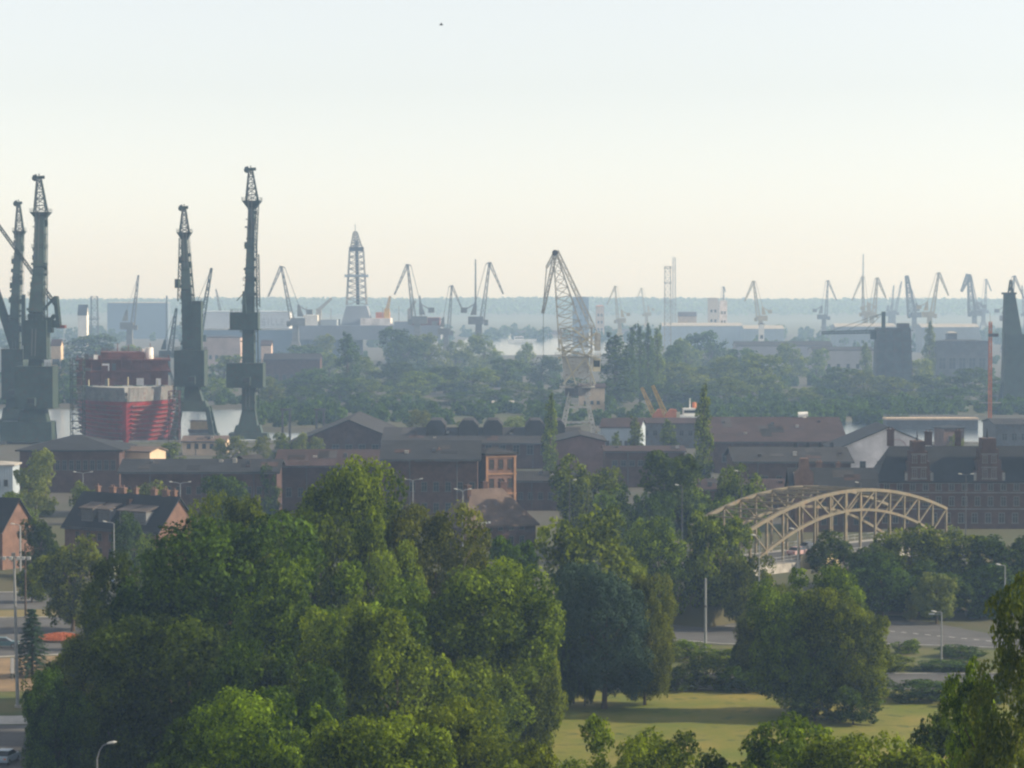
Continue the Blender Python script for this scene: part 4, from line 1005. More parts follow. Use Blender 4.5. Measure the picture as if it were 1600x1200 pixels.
# ------------------------------------------------------------------ tall shipyard cranes
def tall_crane(label, pxb, D, house, boom, plat, head, portal=(14, 10, 11), column=6.0, mt=None, solid=None):
    """house: list of (px0, px1, y0, y1, depth); boom: list of (px, py, width m, lean m); plat: (px0, px1, py); head: (px, py top)"""
    mt = mt or M_dgreen; s = D / F
    o = thing('shipyard_crane', label, 'crane', (X(pxb, D), D, 0))
    lx = lambda px: X(px, D) - X(pxb, D)
    pw, pd, ph = portal
    if solid:      # low closed base on bogies with a pedestal
        (q0, q1, qy), (r0, r1, ry) = solid
        MB().frustum(lx(q1) - lx(q0), pd, .9, (lx(q1) - lx(q0)) * .96, pd * .9, Z(qy, D), (lx(q0) + lx(q1)) / 2, 0, (lx(q0) + lx(q1)) / 2, 0).build('base_frame', mt, o)
        MB().frustum(lx(r1) - lx(r0), pd * .7, Z(qy, D), (lx(r1) - lx(r0)) * .85, pd * .6, Z(ry, D), (lx(r0) + lx(r1)) / 2, 0, (lx(r0) + lx(r1)) / 2, 0).build('pedestal', mt, o)
        for sx in (q0 + 4, q1 - 4):
            for sy in (-1, 1): MB().box(lx(sx) - 1.2, lx(sx) + 1.2, sy * pd * .5 - .8, sy * pd * .5 + .8, 0, .95).build('bogie', M_dgrey, o)
        ph = Z(ry, D) - 2.5
    for i, (sx, sy) in enumerate(() if solid else ((-1,-1),(1,-1),(1,1),(-1,1))):
        m = MB().beam((sx * pw/2, sy * pd/2, 0), (sx * pw/2 * .72, sy * pd/2 * .72, ph), 1.9, 1.9, 1.4, 1.4)
        m.box(sx * pw/2 - 1.2, sx * pw/2 + 1.2, sy * pd/2 - 2.6, sy * pd/2 + 2.6, 0, 1.3); m.build('portal_leg', mt, o)
    m = MB().frustum(pw * .82 if not solid else column * 1.4, pd * .82 if not solid else column * 1.4, ph - 1.6, pw * .6 if not solid else column * 1.2, pd * .6 if not solid else column * 1.2, ph + 2.0)
    for i in () if solid else (-1, 1): m.beam((i * pw/2 * .85, -pd/2 * .85, ph * .5), (i * pw/2 * .85, pd/2 * .85, ph * .5), .7)
    m.build('portal_beam', mt, o)
    b0 = boom[0]; zc = Z(b0[1], D)
    MB().frustum(column * 1.1, column * 1.1, ph + 2.0, column * .74, column * .74, zc, 0, 0, lx(b0[0]), 0).build('slewing_column', mt, o)
    for k, (p0, p1, y0, y1, dp) in enumerate(house):
        m = MB(); z0, z1 = Z(y1, D), Z(y0, D); m.box(lx(p0), lx(p1), -dp/2, dp/2, z0, z1)
        h = m.build('machinery_house', mt, o)
        MB().rail(lx(p0) + .2, lx(p1) - .2, -dp/2 + .2, dp/2 - .2, z1).build('railing', mt, h); MB().box(lx(p0) - .5, lx(p1) + .5, -dp/2 - .5, dp/2 + .5, z0 - .3, z0).build('gallery', mt, h)
        if k == 0:
            MB().box(-1.3, 1.3, -dp/2 - 2.2, -dp/2, z0 + .6, z0 + 3.4).build('driver_cab', mt, o); MB().box(-1.1, 1.1, -dp/2 - 2.26, -dp/2 - 2.2, z0 + 1.6, z0 + 3.1).build('cab_window', M_glass, o)
    m = MB(); y_ = 0
    for (a, b) in zip(boom, boom[1:]):
        m.beam((lx(a[0]), a[3], Z(a[1], D)), (lx(b[0]), b[3], Z(b[1], D)), a[2] * .68, a[2] * .85, b[2] * .66, b[2] * .85)
    m.build('boom', mt, o)
    m = MB()
    for (a, b) in zip(boom, boom[1:]):
        n = 7
        for i in range(n):
            t = (i + .5) / n; x = lx(a[0]) + (lx(b[0]) - lx(a[0])) * t; z = Z(a[1], D) + (Z(b[1], D) - Z(a[1], D)) * t; w = (a[2] + (b[2] - a[2]) * t) * .68; yy = a[3] + (b[3] - a[3]) * t
            e1 = .15 + .5 * ((i * 7 + int(D)) % 5 == 0); e2 = .15 + .6 * ((i * 5 + int(D)) % 4 == 0); m.box(x - w/2 - e1, x + w/2 + e2, yy - w/2 - .3, yy + w/2 + .3, z, z + .25 + .5 * (i % 3 == 0))
        m.beam((lx(a[0]) + a[2] * .52, a[3] - 1, Z(a[1], D)), (lx(b[0]) + b[2] * .52, b[3] - 1, Z(b[1], D)), .3)
    m.build('ladder', mt, o)
    rd = random.Random(int(D)); pts = [(lx(a[0]), a[3], Z(a[1], D), a[2] * .68) for a in boom]
    def on_boom(t):
        k = min(len(pts) - 2, int(t * (len(pts) - 1))); f = t * (len(pts) - 1) - k; a, b = pts[k], pts[k + 1]
        return [a[i] + (b[i] - a[i]) * f for i in range(4)]
    for i in range(22):
        x_, y_, z_, w_ = on_boom((i + rd.random()) / 22); sd = rd.choice((-1, 1)); e_ = rd.uniform(.25, 1.1); hh = rd.uniform(.5, 2.4)
        MB().box(x_ + sd * w_ * .45 - (e_ if sd < 0 else 0), x_ + sd * w_ * .45 + (e_ if sd > 0 else 0), y_ - .9, y_ + .9, z_, z_ + hh).build('service_box', mt, o)
    for t in (.30, .47, .63, .80):
        x_, y_, z_, w_ = on_boom(t); q = w_ * .5 + .7
        MB().box(x_ - q, x_ + q, y_ - q, y_ + q, z_ - .12, z_).rail(x_ - q, x_ + q, y_ - q, y_ + q, z_, 1.1, .07).build('landing', mt, o)
    m = MB(); a_, b_ = on_boom(.99), on_boom(.42)
    for q in (1.5, 2.0): m.tube((a_[0] + q, a_[1] - .5, a_[2]), (b_[0] + q + 1.0, b_[1] - .5, b_[2]), .07, .07, 5)
    m.build('stay_rope', M_dgrey, o)
    p0, p1, py = plat; zt = Z(py, D); ly = boom[-1][3]; cx = (lx(p0) + lx(p1)) / 2; w = lx(p1) - lx(p0)
    MB().frustum(w * .45, w * .45, zt - 2.6, w, w, zt, cx, ly, cx, ly).rail(cx - w/2, cx + w/2, ly - w/2, ly + w/2, zt).build('head_platform', mt, o)
    hx, hz = lx(head[0]), Z(head[1], D)
    m = MB().lattice((cx, ly, zt), (hx, ly, hz - 1.2), w * .62, w * .62, w * .2, w * .2, 5, .22)
    m.tube((hx - w * .28, ly, hz - .8), (hx + w * .28, ly, hz - .6), .55, .55, 8); m.tube((hx - w * .3, ly + .4, hz - .4), (hx - w * .12, ly + .4, hz), .5, .5, 8); m.beam((hx, ly, hz - 2), (hx, ly, hz + .6), .3)
    m.tube((hx - w*.2, ly - 1, hz - 1.0), (hx - w*.2, ly + 1, hz - 1.0), 1.0, 1.0, 10)
    m.build('boom_head', mt, o)
    m = MB()
    for q in (-.6, .6): m.tube((hx + q, ly - 1.2, hz - 1), (lx(b0[0]) + q, -b0[2]/2 - 2.2, zc + 1), .10, .10, 5)
    m.build('hoist_rope', M_dgrey, o)
    return o, lx
o, lx = tall_crane('tallest dark green crane, a straight column with two boxes, centre left', 388, 975, [(356, 413, 567, 604, 11), (361, 405, 488, 514, 8)],
    [(389, 640, 6.6, 0), (389, 505, 6.0, 0), (390, 430, 4.3, 3), (389, 318, 3.0, 11)], (375, 405, 312), (388, 259), solid=((358, 420, 676), (366, 410, 664)), portal=(12, 10, 5))
MB().lattice((lx(404), -1, Z(480, 975)), (lx(402), 2, Z(398, 975)), 1.2, 1.2, 1.0, 1.0, 8, .12).lattice((lx(397), 4, Z(398, 975)), (lx(399), 10, Z(312, 975)), 1.2, 1.2, 1.0, 1.0, 8, .10).build('luffing_strut', M_dgreen, o)
MB().beam((lx(384), -4, Z(490, 975)), (lx(383), -4, Z(455, 975)), 1.5, 1.5, .8, .8).beam((lx(383), -4, Z(458, 975)), (lx(372), -4, Z(470, 975)), .3).build('cab_mast', M_dgreen, o)
o, lx = tall_crane('dark green portal crane with an arched base and a leaning column', 303, 1000, [(275, 322, 547, 602, 12), (302, 316, 470, 548, 6)],
    [(300, 600, 6.4, 0), (297, 545, 7.0, 0), (291, 455, 4.9, 2), (284, 368, 2.9, 9)], (273, 296, 362), (284, 320), portal=(14, 11, 11))
MB().lattice((lx(281), 0, Z(470, 1000)), (lx(279), 8, Z(372, 1000)), 1.3, 1.3, 1.0, 1.0, 9, .12).build('luffing_strut', M_dgreen, o)
MB().box(lx(275), lx(281), -3, 3, Z(450, 1000), Z(436, 1000)).build('counterweight', M_dgreen, o)
o, lx = tall_crane('dark green crane with a side bracket, the taller of the left pair', 55, 960, [(28, 87, 572, 636, 13), (40, 76, 500, 560, 8)],
    [(57, 560, 8.0, 0), (58, 490, 7.2, 0), (60, 420, 5.4, 3), (57, 336, 4.8, 10)], (42, 73, 330), (55, 272), portal=(15, 11, 11), solid=((4, 85, 658), (30, 76, 640)))
m = MB()
for y in (-1.5, 1.5): m.beam((lx(66), y, Z(520, 960)), (lx(86), y, Z(492, 960)), 1.0); m.beam((lx(66), y, Z(486, 960)), (lx(88), y, Z(463, 960)), .5); m.beam((lx(88), y, Z(463, 960)), (lx(93), y, Z(512, 960)), 1.3)
m.box(lx(84), lx(92), -2, 2, Z(512, 960), Z(500, 960)); m.box(lx(70), lx(83), -2.5, 2.5, Z(520, 960), Z(496, 960)); m.build('side_bracket', M_dgreen, o)
MB().box(lx(90), lx(103), -2, 2, Z(513, 960), Z(508, 960)).build('counterweight', M_redlead, o)
m = MB(); m.lattice((lx(88), 6, Z(483, 960)), (lx(-30), 10, Z(322, 960)), 1.0, 1.0, .8, .8, 20, .16); m.build('stay_boom', M_dgreen, o)
o, lx = tall_crane('thinner dark green crane at the left edge, the shorter of the left pair', 24, 1060, [(6, 40, 545, 622, 11)],
    [(24, 600, 5.6, 0), (24, 500, 5.0, 0), (25, 430, 4.0, 3), (25, 366, 3.4, 9)], (15, 35, 360), (24, 313), portal=(13, 10, 10), solid=((-10, 50, 655), (4, 44, 636)))
MB().beam((lx(30), 0, Z(565, 1060)), (lx(-15), 2, Z(430, 1060)), 3.4, 2.6, 2.6, 2.0).build('lower_boom', M_dgreen, o)
MB().beam((lx(39), -2, Z(540, 1060)), (lx(39), -2, Z(460, 1060)), 1.3).build('cab_mast', M_dgreen, o)

# ------------------------------------------------------------------ grey lattice crane in the middle
M_lat = mat('lattice_pale', (0.48, 0.47, 0.43), .7, .25, .3, rust=(0.28, 0.22, 0.16))
def lattice_crane():
    D = 955.0; o = thing('lattice_crane', 'grey lattice double-lever crane standing in the middle of the harbour', 'crane', (X(903, D), D, 0))
    lx = lambda px: X(px, D) - X(903, D); z = lambda py: Z(py, D)
    for sx in (-1, 1):
        for sy in (-1, 1):
            m = MB().lattice((sx * 6.2, sy * 4.2, 0), (sx * 2.6, sy * 2.4, z(612)), 1.5, 1.5, .9, .9, 6, .16); m.box(sx*6.2 - 1, sx*6.2 + 1, sy*4.2 - 2, sy*4.2 + 2, 0, 1.1)
            m.build('portal_leg', M_lat, o)
    m = MB()
    for zz, w in ((z(660), 9.6), (z(636), 7.6)):
        for sy in (-1, 1): m.beam((-w/2, sy * 3.4, zz), (w/2, sy * 3.4, zz), .5)
        for sx in (-1, 1): m.beam((sx * w/2, -3.4, zz), (sx * w/2, 3.4, zz), .5)
    m.build('portal_beam', M_lat, o)
    MB().tube((0, 0, z(618)), (0, 0, z(604)), 4.4, 4.4, 20).build('slewing_ring', M_dgrey, o)
    MB().lattice((0, 0, z(604)), (lx(900), 0, z(512)), 8.6, 6.5, 10.5, 6, 6, .24).build('tower', M_lat, o)
    MB().box(-5, 3.6, -3, 3, z(588), z(558)).build('machinery_house', M_lat, o)
    m = MB().box(lx(926), lx(938), -2.2, 1.2, z(580), z(560)); m.build('driver_cab', M_cream, o); MB().box(lx(927), lx(937), -2.27, -2.2, z(573), z(563)).build('cab_window', M_glass, o)
    m = MB(); c = Vector((lx(918), -3.2, z(522)))
    for k in range(14):
        a, b = 2 * math.pi * k / 14, 2 * math.pi * (k + 1) / 14; r = 3.2
        m.beam(c + Vector((math.cos(a) * r, 0, math.sin(a) * r)), c + Vector((math.cos(b) * r, 0, math.sin(b) * r)), .3)
        if k % 2 == 0: m.beam(c, c + Vector((math.cos(a) * r, 0, math.sin(a) * r)), .16)
    m.build('luffing_gear', M_lat, o)
    tip = (lx(867), 0, z(396))
    MB().lattice((lx(896), 0, z(545)), tip, 9.6, 5.5, 1.0, 1.4, 11, .22, .12).build('boom', M_lat, o)
    MB().lattice((lx(926), 0, z(512)), (lx(870), 0, z(392)), 1.6, 3.4, .9, 1.2, 11, .18, .10).build('tie_boom', M_lat, o)
    m = MB().lattice((lx(868), 0, z(394)), (lx(848), 0, z(489)), 1.2, 1.6, .8, .9, 10, .16, .1)
    m.lattice((lx(868), 0, z(393)), (lx(854), 0, z(418)), 1.0, 1.4, .7, .9, 4, .14, .1); m.beam((lx(854), 0, z(418)), (lx(848), 0, z(489)), .35); m.beam((lx(866), 0, z(415)), (lx(850), 0, z(487)), .5)
    m.build('fly_jib', M_lat, o)
    MB().tube((lx(867), -1, z(395)), (lx(867), 1, z(395)), 1.0, 1.0, 12).build('head_sheave', M_dgrey, o)
    MB().box(lx(929), lx(938), -2, 2, z(548), z(520)).build('counterweight', M_lat, o)
    m = MB().rail(-6, 5.5, -4, 4, z(604)).box(-6.2, 5.7, -4.2, 4.2, z(605.5), z(604)); m.build('gallery', M_lat, o)
    MB().tube((lx(849), 0, z(488)), (lx(849), 0, z(560)), .09, .09, 5).build('hoist_rope', M_dgrey, o)
    m = MB()
    for a, b in (((872, 560), (932, 520)), ((880, 600), (926, 545)), ((874, 530), (900, 600)), ((930, 600), (905, 530)), ((870, 545), (935, 560)), ((892, 512), (936, 545))):
        for y in (-3.6, 3.4): m.beam((lx(a[0]), y, z(a[1])), (lx(b[0]), y, z(b[1])), .45)
    m.build('brace', M_cream, o)
    MB().rail(lx(868), lx(938), -4, 4, z(556)).box(lx(868), lx(938), -4, 4, z(557), z(556)).build('walkway', M_lat, o)
lattice_crane()

# ------------------------------------------------------------------ level-luffing cranes far off
def luffing_crane(label, px, tip_px, tip_y, D, mt, fly=1.0, tower=1.0, heavy=1.0, single=False, turn=0.0, mast=False):
    """px: foot; the boom leans towards tip_px"""
    h = Z(tip_y, D); s = 1 if tip_px > px else -1
    dx = abs(tip_px - px) * D / F / max(.3, math.cos(turn))
    o = thing('harbour_crane', label, 'crane', (X(px, D), D, 0), turn + (0 if s > 0 else math.pi))
    w = h * .085 * tower; k = h / 60 * heavy * .85
    for sx in (-1, 1):
        for sy in (-1, 1): MB().beam((sx * w, sy * w * .8, 0), (sx * w * .5, sy * w * .45, h * .20), 1.0 * k, 1.0 * k).build('portal_leg', mt, o)
    MB().frustum(w * 1.3, w * 1.2, h * .19, w * .9, w * .9, h * .25).frustum(w * .8, w * .8, h * .25, w * .7, w * .7, h * .42).build('tower', mt, o)
    MB().box(-h * .10, h * .045, -w * .6, w * .6, h * .41, h * .485).frustum(h * .06, w * .6, h * .50, h * .02, w * .3, h * .62, -h * .05, 0, -h * .03, 0).build('machinery_house', mt, o)
    MB().box(h * .05, h * .09, -w * .6, -w * .1, h * .40, h * .455).build('driver_cab', mt, o)
    b0 = (h * .03, 0, h * .44); tp = (dx, 0, h)
    MB().lattice(b0, tp, 3.0 * k, 2.6 * k, .8 * k, .8 * k, 8, .30 * k, .16 * k).build('boom', mt, o)
    if not single:
        q = (dx + h * .13 * fly, 0, h * (1 - .30 * fly)); r_ = (dx - h * .035, 0, h * .985)
        MB().lattice(tp, q, 1.8 * k, 1.6 * k, .6 * k, .6 * k, 6, .24 * k, .13 * k).build('fly_jib', mt, o)
        MB().beam(r_, (-h * .03, 0, h * .62), .35 * k).beam(r_, tp, .7 * k).build('tie_rod', mt, o)
        MB().beam((-h * .03, 0, h * .61), (-h * .13, 0, h * .55), .7 * k).box(-h * .17, -h * .11, -w * .3, w * .3, h * .52, h * .57).build('counterweight', mt, o)
    else:
        MB().beam((-h * .04, 0, h * .60), tp, .22 * k).build('tie_rod', mt, o)
    if mast: MB().beam((-h * .03, 0, h * .6), (-h * .03, 0, h * 1.03), 1.2 * k, 1.2 * k, .8 * k, .8 * k).build('mast', mt, o)
    MB().tube((dx, 0, h), (dx, .1, h * .98), .7 * k, .7 * k, 8).build('head_sheave', mt, o)
    return o
M_fgrey = mat('far_crane_grey', (0.17, 0.175, 0.18), .7, .2, .2)
FC = [
 ('grey far crane with a folded jib left of the derrick', 462, 440, 416, 2000, M_fgrey, {}),
 ('grey far crane with a hanging jib right of the derrick', 652, 637, 413, 2050, M_fgrey, {}),
 ('low grey crane leaning right, left of the twin-boom crane', 697, 706, 446, 1950, M_fgrey, {}),
 ('twin-boom grey crane with an upright mast above the basin tree', 748, 765, 410, 1980, M_fgrey, dict(mast=True)),
 ('small crane behind the machinery of the right derrick crane', 662, 656, 462, 2300, M_fgrey, dict(single=True)),
 ('thin single-boom crane behind the red ship', 203, 217, 430, 2000, M_fgrey, dict(single=True)),
 ('single-boom crane sprouting behind the leaning portal crane', 306, 331, 419, 1500, M_dgreen, dict(single=True)),
 ('short dim crane left of the tallest crane', 352, 338, 452, 2400, M_fgrey, dict(single=True)),
 ('dark slanting crane just left of the portal crane', 262, 276, 482, 1500, M_dgreen, dict(single=True, heavy=1.5)),
 ('pale ochre crane right of the lattice crane top', 968, 961, 447, 2700, M_ochre, {}),
 ('faint crane between the ochre crane and the grid masts', 1010, 1002, 450, 3600, M_ochre, dict(fly=.7)),
 ('yellow-ochre crane above the red and white tower', 1188, 1177, 439, 2700, M_ochre, dict(heavy=1.3)),
 ('dark crane with a steep boom left of the right crane cluster', 1287, 1293, 438, 2800, M_fgrey, {}),
 ('pale crane with a wide spread jib, leftmost of the right cluster', 1352, 1347, 432, 3000, M_ochre, dict(fly=1.2)),
 ('ochre crane with a lattice A-shaped boom in the right cluster', 1362, 1370, 434, 2900, M_ochre, dict(heavy=1.4)),
 ('small thin crane right of the ochre pair', 1390, 1396, 446, 3400, M_fgrey, dict(single=True)),
 ('thin slanting crane before the heavy grey boom', 1396, 1408, 440, 3400, M_fgrey, dict(single=True)),
 ('heavy solid grey crane boom leaning left in the right cluster', 1428, 1416, 431, 2800, M_fgrey, dict(single=True, heavy=2.6)),
 ('tall ochre crane above the pointed poplar', 1452, 1466, 426, 2700, M_ochre, dict(heavy=1.2)),
 ('broad solid grey crane on the far right skyline', 1522, 1513, 429, 2900, M_fgrey, dict(heavy=2.4, fly=.8)),
 ('faint small crane right of the broad skyline crane', 1536, 1540, 436, 3500, M_fgrey, dict(fly=.7)),
 ('grey crane top above the dark tower at the right edge', 1574, 1584, 431, 2500, M_fgrey, {}),
 ('faint crane cut by the right edge', 1602, 1596, 446, 3400, M_fgrey, dict(single=True)),
 ('slim mast-like crane beside the cream silo', 1128, 1130, 448, 3100, M_fgrey, dict(fly=.3)),
]
for lab, px, tp, ty, D, mt, kw in FC: luffing_crane(lab, px, tp, ty, D, mt, **kw)

def lattice_mast(name, label, px, ytop, D, w0, w1, n, mt, r=.25, plats=()):
    h = Z(ytop, D); o = thing(name, label, 'mast', (X(px, D), D, 0))
    MB().lattice((0, 0, 0), (0, 0, h), w0, w0, w1, w1, n, r).build('lattice', mt, o)
    MB().box(-w0, w0, -w0, w0, 0, .8).build('footing', M_conc, o)
    for z, w in plats: MB().box(-w/2, w/2, -w/2, w/2, z, z + .5).rail(-w/2, w/2, -w/2, w/2, z + .5).build('platform', mt, o)
    return o
lattice_mast('grid_mast', 'thick lattice mast on the horizon right of the poplar row', 1043, 416, 2300, 5.5, 4.5, 16, M_grey, .2, [(44, 6), (60, 6), (72, 6)])
lattice_mast('grid_mast', 'thin pale lattice mast right beside the thick one', 1053, 402, 2900, 4, 2.5, 20, M_grey, .22, [(40, 5)])
lattice_mast('aerial_mast', 'needle-thin aerial above the right crane cluster', 1348, 397, 3300, 2.5, .8, 22, M_grey, .2)
lattice_mast('grid_mast', 'small dim lattice tower behind the left crane pair', 148, 463, 2400, 7, 5, 10, M_dgrey, .25, [(30, 8)])
lattice_mast('light_mast', 'slim pole on the dock tower left of the portal crane', 261, 462, 2500, 1.6, .8, 12, M_dgrey, .2)
om = lattice_mast('orange_mast', 'tall orange red lattice mast standing right of the window-walled shed', 1547, 503, 930, .95, .8, 34, M_orange, .12)
MB().box(-.6, 2.6, -.7, .7, Z(526, 930), Z(521, 930)).build('signal_box', M_dgrey, om); MB().tube((0, 0, Z(503, 930)), (-.2, 0, Z(488, 930)), .12, .06, 6).build('aerial', M_metal, om)
MB().box(-3.6, 3.6, -.3, .3, Z(630, 930), Z(628.5, 930)).build('cross_arm', M_grey, om)

# dark tower with the horizontal jib
def jib_tower():
    D = 1450.0; o = thing('hammerhead_crane', 'dark broad tower with a long horizontal jib and stays, right of centre', 'crane', (X(1394, D), D, 0))
    lx = lambda px: X(px, D) - X(1394, D); z = lambda py: Z(py, D)
    w0, w1 = 19, 16.5
    MB().frustum(w0, 14, 0, w1, 12, z(512)).build('tower_body', mat('tower_bluegreen', (0.075, 0.10, 0.11), .8, .4, .15, rust=(0.09, 0.08, 0.07)), o)
    m = MB()
    for i in range(6):
        zz = z(512) * (i + 1) / 6.3
        m.box(-w0/2 - .15, w0/2 + .15, -7.2, -7.0, zz, zz + .5)
    for i in range(5): m.beam((-w0/2 + i * w0/4, -7.25, 0), (-w1/2 + i * w1/4, -6.25, z(512)), .45)
    m.build('frame_rib', M_dgrey, o)
    MB().box(lx(1402), lx(1419), -4, 4, z(512), z(505)).build('machinery_house', M_dgrey, o)
    MB().beam((lx(1380), 0, z(512)), (lx(1380), 0, z(487)), 1.8).build('mast', M_dgreen, o)
    MB().lattice((lx(1372), 0, z(518)), (lx(1284), 0, z(520)), 1.6, 1.8, 1.2, 1.4, 14, .22).build('jib', M_dgreen, o)
    m = MB()
    for q in (1350, 1320, 1295): m.beam((lx(1380), 0, z(489)), (lx(q), 0, z(518)), .22)
    m.build('stay', M_dgreen, o)
    MB().box(lx(1360), lx(1369), -2, 2, z(530), z(517)).build('driver_cab', M_dgreen, o)
jib_tower()
def edge_tower():
    D = 1250.0; o = thing('dark_crane_tower', 'dark tapering crane tower at the right edge above the trees', 'crane', (X(1584, D), D, 0))
    z = lambda py: Z(py, D)
    MB().frustum(11, 9, 0, 9.5, 8, z(560)).frustum(9.5, 8, z(560), 4.6, 4, z(460), 0, 0, -2.2, 0).box(-5.2, .6, -2.6, 2.6, z(460), z(457)).build('tower', M_dgreen, o)
    MB().box(-4, 9, -4, 4, z(545), z(522)).build('machinery_house', M_dgreen, o)
    MB().lattice((-2, 0, z(470)), (-1.2, 2, z(438)), 2.2, 2.2, .8, .8, 4, .2).tube((-2.2, 2, z(452)), (-.4, 2, z(450)), .7, .7, 8).build('boom_head', M_dgreen, o)
    MB().lattice((1.6, 0, z(555)), (-.6, 2, z(452)), 1.2, 1.2, .8, .8, 10, .14).build('luffing_strut', M_dgreen, o)
    MB().rail(-5, 10, -4.2, 4.2, z(545) - .2).build('gallery', M_dgreen, o)
    for sx in (-1, 1): MB().beam((sx * 7, 0, 0), (sx * 4.5, 0, 12), 2.0).build('portal_leg', M_dgreen, o)
edge_tower()

# yellow mobile cranes on the quay
def mobile_crane(label, px, tip, D, back):
    o = thing('mobile_crane', label, 'crane', (X(px, D), D, 0)); lx = lambda p: X(p, D) - X(px, D); z = lambda py: Z(py, D)
    zb = z(655)
    MB().box(-3, 3, -4.5, 4.5, 1.0, zb - 2.2).build('portal_base', M_dgrey, o)
    for sx in (-1, 1):
        for y in (-3, 3): MB().tube((sx * 3.1, y, .8), (sx * 3.6, y, .8), .8, .8, 12).build('wheel', M_dgrey, o)
    MB().prism([(-2.6, zb - 2), (2.6, zb - 2), (2.9, zb + 1.2), (1.6, zb + 3.4), (-.4, zb + 3.6), (-2.2, zb + 1.6)], -1.7, 1.7).build('machinery_house', M_orange, o)
    MB().box(1.7, 2.95, -1.8, -1.0, zb - .5, zb + 2.6).build('driver_cab', M_cream, o)
    MB().lattice((-1.6, 0, zb + .8), (lx(tip[0]), 0, z(tip[1])), 1.5, 1.5, .8, .8, 9, .16).build('boom', M_yellow, o)
    MB().beam((1.2, 0, zb + 3.2), (lx(tip[0]), 0, z(tip[1])), .10).build('stay', M_dgrey, o)
mobile_crane('yellow crane with a slanting boom, left of the two on the quay', 1030, (1003, 606), 1000, 0)
mobile_crane('yellow crane with a slanting boom and orange back, right of the two on the quay', 1049, (1020, 603), 985, 0)

# ------------------------------------------------------------------ drilling rig under the derrick
def drilling_rig():
    D = 2150.0; o = thing('drilling_rig', 'offshore drilling rig with a tall grey lattice derrick on the skyline', 'rig', (X(575, D), D, 0))
    lx = lambda p: X(p, D) - X(575, D); z = lambda py: Z(py, D)
    hb = mat('rig_bluegrey', (0.20, 0.23, 0.28), .8, .15, .05)
    for p in (495, 555, 615, 672): MB().tube((lx(p), 0, 0), (lx(p), 0, z(530)), 6, 6, 16).build('column', hb, o)
    MB().box(lx(470), lx(690), -28, 28, z(530), z(508)).build('lower_deck', hb, o)
    for p0, p1, y0, nm, mt in ((478, 500, 492, 'deck_house', M_white), (505, 530, 499, 'deck_house', M_bluegrey), (566, 612, 497, 'deck_house', M_pale), (618, 640, 502, 'deck_house', hb), (645, 688, 496, 'deck_house', M_redlead)):
        MB().box(lx(p0), lx(p1), -26, 14, z(508), z(y0)).build(nm, mt, o)
    MB().frustum(lx(582) - lx(534), 30, z(508), lx(574) - lx(542), 24, z(478), lx(558), 4, lx(558), 4).build('substructure', hb, o)
    MB().box(lx(588), lx(608), -8, 20, z(508), z(488)).build('pipe_rack', M_orange, o)
    zb, zm, zt = z(476), z(392), z(362); c0 = lx(557)
    MB().lattice((c0, 4, zb), (c0, 4, zm), 15.0, 14, 10.5, 10, 9, .42, .30).build('derrick', M_grey, o)
    MB().lattice((c0, 4, zm), (lx(555), 4, zt), 10.0, 10, 2.6, 2.6, 7, .42, .30).build('derrick_top', M_grey, o)
    MB().box(lx(539), lx(576), -4, 12, z(433), z(429)).build('monkey_board', M_bluegrey, o)
    MB().box(c0 - 5.4, c0 + 5.4, -1.4, 9.4, zm, zm + 3).build('fingerboard', M_dgrey, o)
    MB().beam((c0 + 1, 4, zb), (c0, 4, zt - 6), 2.4, 2.4).build('travelling_block', M_dgrey, o)
    MB().beam((lx(555), 4, zt), (lx(555), 4, z(350)), .5).build('lightning_rod', M_grey, o)
    for (b, t, y) in ((606, 611, 463), (500, 520, 466), (642, 650, 470)):
        MB().box(lx(b) - 2, lx(b) + 2, -14, -10, z(508), z(482)).lattice((lx(b), -12, z(484)), (lx(t), -12, z(y)), 2, 2, 1, 1, 6, .3).build('deck_crane', M_yellow if b == 606 else M_grey, o)
    for p in (482, 520, 600, 625, 660): MB().beam((lx(p), -20, z(505)), (lx(p), -20, z(474 + p % 9)), .5).build('vent_mast', M_grey, o)
drilling_rig()

